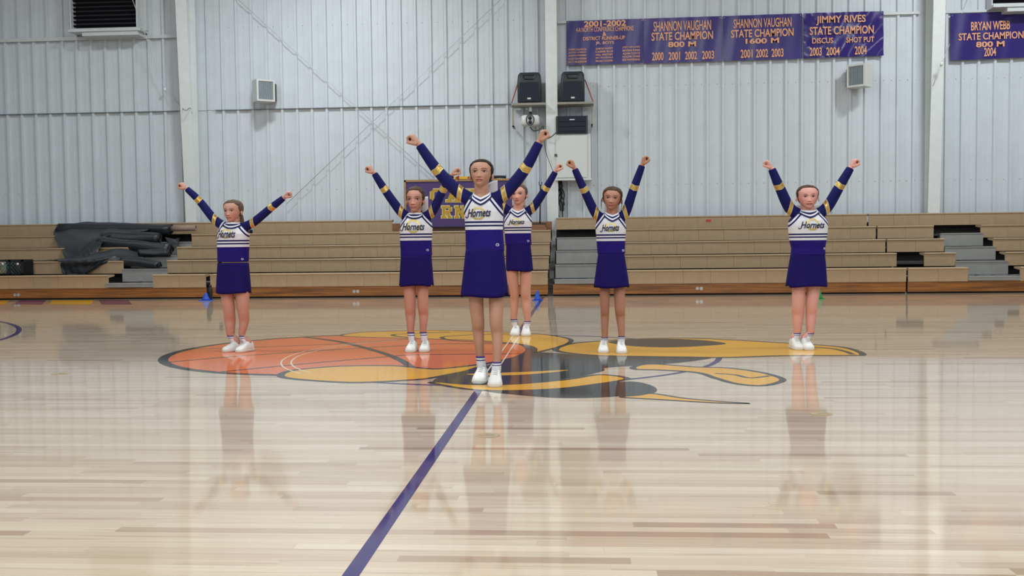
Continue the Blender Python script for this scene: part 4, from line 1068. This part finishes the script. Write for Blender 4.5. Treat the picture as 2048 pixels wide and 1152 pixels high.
    for (sgn, s0, s1, e1, w1, f1), (na, ua) in zip(arms, S['rag']):
        A_, U_ = P(*na), P(*ua); d = np.array([U_.x-A_.x, U_.z-A_.z]); d /= np.hypot(*d); nn = np.array([-d[1], d[0]])
        if nn[0]*sgn < 0: nn = -nn
        rr_ = (v[:, 0]-A_.x)*nn[0]+(v[:, 2]-A_.z)*nn[1]
        rag = np.maximum(rag, rr_)
        side = (v[:, 0]-nb.x)*sgn > 0
        ad0 = (e1-s1).normalized(); nb_ = np.array([sgn*1.0+.35*ad0.x, .35*ad0.z]); nb_ /= np.hypot(*nb_); g_ = (v[:, 0]-s1.x)*nb_[0]+(v[:, 2]-s1.z)*nb_[1]+.010*k
        gg = np.where(side, g_, gg)
        ad = np.array((w1-s1).normalized()); q = (v-np.array(e1)) @ ad
        pe = np.array([-ad[2], 0, ad[0]]); pr = (v-np.array(e1)) @ pe
        ee = np.where(side, q - .25*np.abs(pr)+S.get('eoff', 0), ee)
    for nm, arr in (('vv', vv), ('rag', rag), ('gg', gg), ('ee', ee)):
        a_ = gm.attributes.new(nm, 'FLOAT', 'POINT'); a_.data.foreach_set('value', arr.astype(np.float32))
    # open the neck
    zside = P(*S['neck']).z; dip = zside - P(*S['vneck']).z; band = S.get('cband', 13)/pxm
    ncx, ncy = nb.x, Y+.012
    def zin(phi): 
        a = abs((phi+PI) % (2*PI)-PI); return zside - (dip-band)*max(0, 1-a/1.25) + .012*k*max(0, (a-PI/2)/(PI/2))
    def zout(phi):
        a = abs((phi+PI) % (2*PI)-PI); return zside - band*.95 - (dip-band*.95)*max(0, 1-a/1.2) + .012*k*max(0, (a-PI/2)/(PI/2))
    bm = bmesh.new(); bm.from_mesh(gm)
    kill = []
    for q in bm.verts:
        dx, dy = q.co.x-ncx, q.co.y-ncy; rr_ = math.hypot(dx, dy); phi = math.atan2(dx, -dy)
        if rr_ < nr*(1.18+.5*max(0, math.cos(phi))) and q.co.z > zin(phi)-.30*band and abs(dx) < nr*1.15: kill.append(q)
    bmesh.ops.delete(bm, geom=kill, context='VERTS'); bm.to_mesh(gm); bm.free()
    bv = BVHTree.FromPolygons([tuple(p.co) for p in gm.vertices], [tuple(p.vertices) for p in gm.polygons])
    gm.materials.append(M['top']); gm.transform(Matrix.Translation(-wl(root)))
    gm.polygons.foreach_set('use_smooth', [True]*len(gm.polygons)); gm.name = 'cheer_top'
    topo = link('cheer_top', gm, root); topo['label'] = 'white, purple and navy long-sleeved cheer top with gold bands'
    # collar band
    mb = MB(); NC, NS = 72, 6; cv = []; uv = []
    for i in range(NC):
        ph = 2*PI*i/NC; dr_ = Vector((math.sin(ph), -math.cos(ph), 0)); f_ = max(0, math.cos(ph))
        pin = Vector((ncx+dr_.x*nr*1.13, ncy+dr_.y*nr*(1.10+.25*f_), zin(ph)))
        pout = Vector((ncx+dr_.x*nr*(1.50 if f_ < .3 else 1.50-.1*f_), ncy+dr_.y*nr*(1.5+.6*f_), zout(ph)))
        for j in range(NS):
            u = j/(NS-1); p = pin.lerp(pout, u)
            h_ = bv.find_nearest(p, .06)
            if h_[0] is not None:
                tgt = h_[0]+h_[1]*.0035; p = p.lerp(tgt, min(1, u*1.6))
            cv.append(p); uv.append((i/NC, 1-u))
    cf = [(i*NS+j, i*NS+j+1, ((i+1) % NC)*NS+j+1, ((i+1) % NC)*NS+j) for i in range(NC) for j in range(NS-1)]
    mb.add(cv, cf, 0, True); co = mb.build('collar', M['collar'], topo); ul = co.data.uv_layers.new(name='UVMap')
    for lp in co.data.loops: ul.data[lp.index].uv = uv[lp.vertex_index]
    sd = co.modifiers.new('s', 'SOLIDIFY'); sd.thickness = .004; sd.offset = 1
    # emblem and lettering laid on the chest
    def onchest(xz, lift):
        h_ = bv.ray_cast(Vector((xz[0], Y-.6, xz[1])), Vector((0, 1, 0)))
        y_ = h_[0].y if h_[0] is not None else Y-.09
        return Vector((xz[0], y_-lift, xz[1]))
    ex0, ex1, ey0, ey1 = S['emb']; ea, eb = P(ex0, ey1), P(ex1, ey0)
    oc = [(.28, 0), (.72, 0), (1, .24), (1, .76), (.72, 1), (.28, 1), (0, .76), (0, .24)]
    ring = []
    for sc in (1.0, .90, .80, .70):
        r = []
        for q in range(8):
            for s_ in range(3):
                a, b = oc[q], oc[(q+1) % 8]; u = (a[0]+(b[0]-a[0])*s_/3, a[1]+(b[1]-a[1])*s_/3)
                u = (.5+(u[0]-.5)*sc, .5+(u[1]-.5)*sc); r.append(onchest((ea.x+(eb.x-ea.x)*u[0], ea.z+(eb.z-ea.z)*u[1]), .0018))
        ring.append(r)
    mb = MB(); mb.rings(ring[::-1], cap=False, smooth=False); mb.build('emblem', M['emblem'], topo, 'gold block letter behind the script')
    tx0, tx1, ty0, ty1, tilt = S['txt']; v_, f_ = text_mesh('Hornets', .022, .38)
    ta, tb2 = P(tx0, ty1), P(tx1, ty0); mb = MB()
    mb.add([onchest((ta.x+(tb2.x-ta.x)*x_, ta.z+(tb2.z-ta.z)*y_+tilt*(tb2.z-ta.z)*x_), .0045) for x_, y_, _ in v_], f_)
    # swash under the H and the tail of the script
    lt = mb.build('lettering', M['lettering'], topo, 'navy script reading Hornets')
    sw = [(-.07, .16), (-.075, .02), (-.03, -.05), (.02, .02), (.05, .2)]
    mb = MB(); mb.tube([onchest((ta.x+(tb2.x-ta.x)*a, ta.z+(tb2.z-ta.z)*b), .004) for a, b in sw], [.0015, .003, .0035, .003, .003, .0015], 6, sub=4); mb.build('swash', M['lettering'], topo)
    lx, ly = S['logo']; lc = P(lx, ly); w_ = .011*k; mb = MB()
    pts = [onchest((lc.x+w_*math.cos(a)*(.9), lc.z+w_*.75*math.sin(a)), .004) for a in [PI*.2+PI*1.55*j/10 for j in range(11)]]+[onchest((lc.x+w_*1.0, lc.z), .004), onchest((lc.x+w_*.2, lc.z), .004)]
    mb.tube(pts, .0022*k, 5); mb.build('logo', M['logo'], topo, 'small white curled logo at the hem')
    # ---- skirt
    (y0_, l0, r0), (y1_, l1, r1) = S['skirt']; l0 += 2.2; r0 -= 2.2; rs = []; ri = []
    nrow = 14
    for i in range(nrow+1):
        u = i/nrow; a = P(l0+(l1-l0)*u, y0_+(y1_-y0_)*u); b = P(r0+(r1-r0)*u, y0_+(y1_-y0_)*u)
        cx, rx, z = (a.x+b.x)/2, (b.x-a.x)/2, a.z; r = []; r_in = []
        for j in range(72):
            an = 2*PI*j/72; c, s = math.cos(an), math.sin(an)
            sl_ = math.exp(-((abs(c)-.93)/.05)**2)*(s < .1)*u**3
            fl = 1+.018*u*u*math.sin(an*6+S['seed'])+.0*sl_
            pinch = 1-.05*sl_
            x_ = cx+rx*fl*pinch*math.copysign(abs(c)**.82, c); yq = Y+.012+rx*(.66 if u < .2 else .66+.04*u)*fl*pinch*math.copysign(abs(s)**.85, s)
            zq = z+.018*sl_*k + (.006*math.sin(an*3+S['seed']*2))*u*u*k
            r.append((x_, yq, zq)); r_in.append((cx+(x_-cx)*.965, Y+.012+(yq-Y-.012)*.965, zq+.001))
        rs.append(r); ri.append(r_in)
    mb = MB(); mb.rings([ri[0]]+rs+ri[::-1][:-1]+[ri[0]], cap=False); sk = mb.build('skirt', M['skirt'], root, 'short purple A-line skirt')
    # ---- shoes and socks
    for li, (toe, heel, d, an) in enumerate(shoes):
        sd_ = Vector((-d.y, d.x, 0)); sw_ = S.get('shoew', 1.0)*k
        def sring(s_, hw, zt_, n=20, z0=.018):
            c = heel + d*(L*s_); r = []
            for j in range(n):
                a = PI*j/(n-1); r.append(c+sd_*(hw*sw_*math.copysign(abs(math.cos(a))**.7, math.cos(a)))+Vector((0, 0, z0+(zt_*k-z0)*math.sin(a)**.8)))
            return r
        mb = MB(); mb.rings([sring(*q) for q in ((.0, .014, .050), (.02, .028, .080), (.08, .036, .098), (.2, .039, .106), (.34, .040, .110), (.44, .041, .103), (.56, .045, .086), (.70, .049, .068), (.84, .047, .056), (.93, .039, .046), (.97, .025, .036), (.985, .012, .028))])
        so_ = mb.build('shoe', M['shoe'], root, 'white cheer sneaker')
        out = []
        for s_, hw in ((.0, .022), (.03, .034), (.1, .040), (.25, .041), (.4, .042), (.55, .046), (.7, .051), (.84, .049), (.94, .040), (.99, .025)): out.append((s_, hw*sw_))
        def srow(z, g): return [heel+d*(L*(s_*1.0+(.012 if s_ > .9 else -.012 if s_ < .05 else 0)))+sd_*(w_+g)+Vector((0, 0, z)) for s_, w_ in out]+[heel+d*(L*s_*1.0)-sd_*(w_+g)+Vector((0, 0, z)) for s_, w_ in out[::-1]]
        mb = MB(); mb.rings([srow(.0008, -.002), srow(.006, 0), srow(.022, 0), srow(.026, -.004)], smooth=True); mb.build('sole', M['sole'], so_)
        for q in range(4):
            s_ = .40+q*.075; hz = interp(s_, [.34, .44, .56, .70], [.110, .103, .086, .068])*k+.002; hw = .017*k
            c = heel+d*(L*s_); mb = MB(); mb.tube([c-sd_*hw+Vector((0, 0, hz-.006)), c+Vector((0, 0, hz+.001)), c+d*.006+sd_*hw+Vector((0, 0, hz-.006))], .0032*k, 6); mb.build('lace', M['lace'], so_)
        sec, _ = S['_an'][li]; zt_ = P(CX, S['sock'][li]).z; rt = sec[3]*1.06+.002
        c0 = Vector((sec[0], sec[1], zt_)); mb = MB(); rows = 10; cv = []; uv = []
        for i in range(rows+1):
            u = i/rows; c = Vector((an.x, an.y, .055*k)).lerp(c0, u); rr_ = (.034*k)*(1-u)+rt*u
            if i == rows: rr_ *= .97
            cv.append([c+Vector((rr_*math.cos(2*PI*j/24), rr_*1.05*math.sin(2*PI*j/24), 0)) for j in range(24)]); uv += [(j/24, u) for j in range(24)]
        mb.rings(cv, cap=True); sk_ = mb.build('sock', M['sock'], root); ul = sk_.data.uv_layers.new(name='UVMap')
        for lp in sk_.data.loops: ul.data[lp.index].uv = uv[lp.vertex_index]
    return root

BR = hair_mat('dark_brown_hair', srgb(52, 42, 38)); BR2 = hair_mat('brown_hair', srgb(92, 68, 54)); BR3 = hair_mat('light_brown_hair', srgb(112, 92, 76))
def brow(c): return mat('brow_hair', c, .8)
D = .62
G1 = dict(label='person in front at the centre line, arms raised, mouth open, dark hair', k=1.0, H=1.5, seed=1, skin=srgb(188, 140, 116), _hair=BR, _brow=brow(srgb(84, 58, 46)),
  toe=[(955, 768.5, -.10), (989, 775, .03)], chin=(961, 375.5), top=(963.5, 320.5), headw=45, hpitch=-.20, hyaw=-.06, hk=1.03, neck=(963, 386), neckw=27, vneck=(961, 411), cband=13.5,
  torso=[(503,931,1009,D),(490,931,1008,D),(464,930.5,1006,.62),(444,929.5,1006,.64),(425,927.5,1006.5,.66),(410,927.5,1005,.62),(399,934,997,.58),(391,941,986,.62),(386,947,979,.8)],
  arms=[((921,387),(876,342),(838,289),(829,277.5)), ((1008,388),(1050,338),(1078.5,284),(1083,269))], stripe=(442.7,459.6), rag=[((938,401),(926,422)), ((988,399),(1008,424))], eoff=.0,
  emb=(945,972,415,440), txt=(936.5,984,418,435,.06), logo=(996.5,489.5), skirt=[(498,929,1009),(593.5,921,1017)], sock=(714,721), part=.02, open=.014, gaze=(-.006, .004),
  legs=[[(592,937,967.5),(641,942,968.5),(662,943,967.5),(690,947,967),(714,950.5,967)], [(592,977,1007.5),(641,979.5,1006.5),(666,983,1007),(695,986,1005.5),(721,987,1003.8)]], bow=(992,379,19,(1,)), mouth=.92, smile=0)
G2 = dict(label='leftmost person with raised arms, standing on the left of the painted ball, light brown hair', k=.87, H=1.35, seed=2, skin=srgb(196, 144, 125), _hair=BR3, _brow=brow(srgb(112, 84, 66)),
  toe=[(446, 704.5, -.62), (474, 705.5, -.42)], chin=(464, 443), top=(467, 401), headw=37, hyaw=-.20, hpitch=-.03, hroll=-.03, hk=1.04, neck=(466.5, 446), neckw=22, vneck=(461, 455), cband=10,
  torso=[(524.3,435,496,D),(512,435,496.5,D),(494,434.5,497,.64),(480,434.5,497,.66),(468,434.5,498,.66),(459,437,494,.62),(452,444,488,.6),(448,450,482,.62),(446,455,478,.8)],
  arms=[((431,441),(398,401),(373,377),(367,371)), ((505,446),(543,415),(568,395),(576,386))], stripe=(480,494), rag=[((444,449),(434,466)), ((482,449),(499,468))],
  emb=(448,468,458,477), txt=(440,477,460,476,.0), logo=(489,518), skirt=[(526.3,433,498),(586.5,431.5,501)], sock=(671,671), wk=1,
  legs=[[(586,442,468.5),(621,447,470),(640,447,469.7),(655,450,469.5),(671,453.5,469.5)], [(586,470,499),(621,476,498.5),(640,478,498.5),(655,479,495),(671,479,491.5)]], mouth=1.0, gaze=(-.012, 0), open=.006, ar=1.0)
G3 = dict(label='second person from the left, directly in front of the purple sign, brown hair', k=.93, H=1.44, seed=3, skin=srgb(196, 143, 123), _hair=BR2, _brow=brow(srgb(84, 58, 44)),
  toe=[(818.5, 705.5, -.05), (847.5, 705, .05)], chin=(829.5, 424), top=(831.5, 374.5), headw=34, hyaw=-.06, hpitch=-.04, hk=1.02, neck=(831, 427), neckw=20, vneck=(831.5, 436), cband=10,
  torso=[(512,801,864,D),(500,801,863.5,D),(484,800,863,.63),(470,799.5,864,.66),(455,800,865,.66),(444,801.5,862.5,.62),(435,808,855,.6),(430,815,848,.62),(427,820,843,.8)],
  arms=[((803,425),(770,380),(748,346),(739.6,335)), ((863,425),(886,380),(904,349),(915.5,335.5))], stripe=(467,481), rag=[((813,432),(801,448)), ((850,432),(866,449))],
  emb=(817,842,439,466), txt=(806.5,852,446,461,.0), logo=(857,500), skirt=[(511,799.5,864.5),(572,797.5,867.5)], sock=(664,664),
  legs=[[(571,807,833),(612,810,831.5),(628,810,831.5),(645,813,830),(664,815,828.5)], [(571,834,857.5),(612,835.5,856.5),(628,836.5,857),(645,838.5,855),(664,839.8,852.7)]], bow=(854,411,19,(1,)), mouth=.95, open=.006)
G4 = dict(label='person farthest back, half hidden behind the front person, white bow, light hair', k=1.0, H=1.5, seed=4, skin=srgb(209, 155, 136), _hair=BR3, _brow=brow(srgb(128, 96, 76)),
  toe=[(1028, 672.5, -.08), (1052, 673, .05)], chin=(1036, 408.5), top=(1039.5, 370.5), headw=32, hyaw=-.18, hpitch=-.08, hroll=-.04, hk=1.06, neck=(1036.5, 417), neckw=19, vneck=(1035, 434.5), cband=10,
  torso=[(490,1011,1063,D),(480,1010,1062.5,D),(466,1009,1062,.63),(454,1008,1063.5,.66),(443,1008,1064,.66),(433,1009.5,1062,.62),(424,1016,1056,.6),(419,1022,1050,.62),(417,1026,1047,.8)],
  arms=[((1007,414),(985,376),(965,343),(960,334)), ((1065,416),(1091,378),(1111,343),(1115,334))], stripe=(454.3,466.5), rag=[((1019,423),(1009,438)), ((1053,423),(1064,438))],
  emb=(1024,1042,437,451), txt=(1019,1050,439,449,.0), logo=(1057,482), skirt=[(488,1010,1063),(542.5,1011,1067)], sock=(638.5,642),
  legs=[[(542,1012,1037.5),(583,1020,1037.5),(600,1020,1037.5),(620,1021,1036),(638,1021,1034)], [(542,1039,1063.5),(583,1041,1061.5),(600,1042,1062.5),(620,1045,1062.5),(641,1049,1061.5)]], bow=(1052.5,402,15,(1, -1)), mouth=.8, open=.012)
G5 = dict(label='person right of the centre column, smiling, head tilted, tanned, brown hair', k=.93, H=1.42, seed=5, skin=srgb(181, 129, 105), _hair=BR2, _brow=brow(srgb(70, 46, 34)),
  toe=[(1206, 707, -.06), (1244.5, 708, .04)], chin=(1222.5, 419), top=(1226.5, 375.5), headw=36, hyaw=-.10, hpitch=-.06, hroll=.10, hk=1.05, neck=(1224.5, 425), neckw=20, vneck=(1221, 443), cband=11,
  torso=[(508,1195,1250.5,D),(496,1194,1250,D),(482,1193,1250.5,.63),(469,1192,1251.5,.66),(456,1190.5,1252.5,.66),(445,1191.5,1250.5,.62),(434,1200,1245,.6),(428,1208,1239,.62),(425,1213,1236,.8)],
  arms=[((1193,429),(1169,381),(1149,337),(1145,326)), ((1250,427),(1268,376),(1284.5,330),(1287,320))], stripe=(468.5,482), rag=[((1203,434),(1191,450)), ((1239,433),(1252,450))],
  emb=(1209,1233,446,464), txt=(1203,1238,449,463,.05), logo=(1246,501), skirt=[(507,1194,1251),(575,1186.5,1260)], sock=(675,672), hairline=.82, wisps=1, vol=.045,
  legs=[[(574,1199,1220.5),(617,1200.5,1219),(632,1201,1218.5),(655,1202.5,1217),(675,1203,1215.6)], [(574,1227,1250),(617,1229,1250.5),(632,1231,1250.5),(655,1235,1249.8),(673,1236.7,1249.3)]], bow=(1238,416,11,(1, -1)), mouth=1.2, open=.006, smile=1.3)
G6 = dict(label='rightmost person with raised arms, light skin, rosy cheeks, hair pulled tight', k=.95, H=1.43, seed=6, skin=srgb(220, 159, 147), _hair=BR2, _brow=brow(srgb(120, 84, 70)),
  toe=[(1600, 700.5, .12), (1621, 701, .10)], chin=(1615.5, 417), top=(1615.8, 371), headw=41, hyaw=-.03, hpitch=-.05, hk=1.02, neck=(1616, 419.5), neckw=24, vneck=(1617, 434), cband=11,
  torso=[(510,1582,1651,.68),(496,1583,1650.5,.70),(482,1579.5,1653,.70),(468,1578,1655,.72),(452,1577,1656,.72),(441,1578,1655,.68),(430,1587,1645,.62),(424,1597,1636,.64),(420,1603,1629,.8)],
  arms=[((1580,417),(1559,374),(1543,337),(1537.5,327)), ((1652,417),(1679,373),(1701.5,335),(1707,324))], stripe=(467,480.5), rag=[((1596,426),(1577,446)), ((1638,426),(1656,446))], ar=1.15,
  emb=(1608,1632,437,461), txt=(1596,1645,443,457,-.02), logo=(1646,497), skirt=[(507,1580,1652),(573.5,1571,1656)], sock=(666,666), hairline=.86, vol=.026,
  legs=[[(572,1584,1612.3),(610,1583.5,1609.5),(628,1584,1609.5),(648,1585.5,1605.5),(666,1587,1602)], [(572,1613,1640),(610,1611,1635),(628,1611.5,1633.5),(648,1611.5,1630.5),(666,1611.5,1627.6)]], bow=(1636,417,9,(1, -1)), mouth=1.1, open=.006, shoew=1.0)
for g in (G1, G2, G3, G4, G5, G6): girl(g)
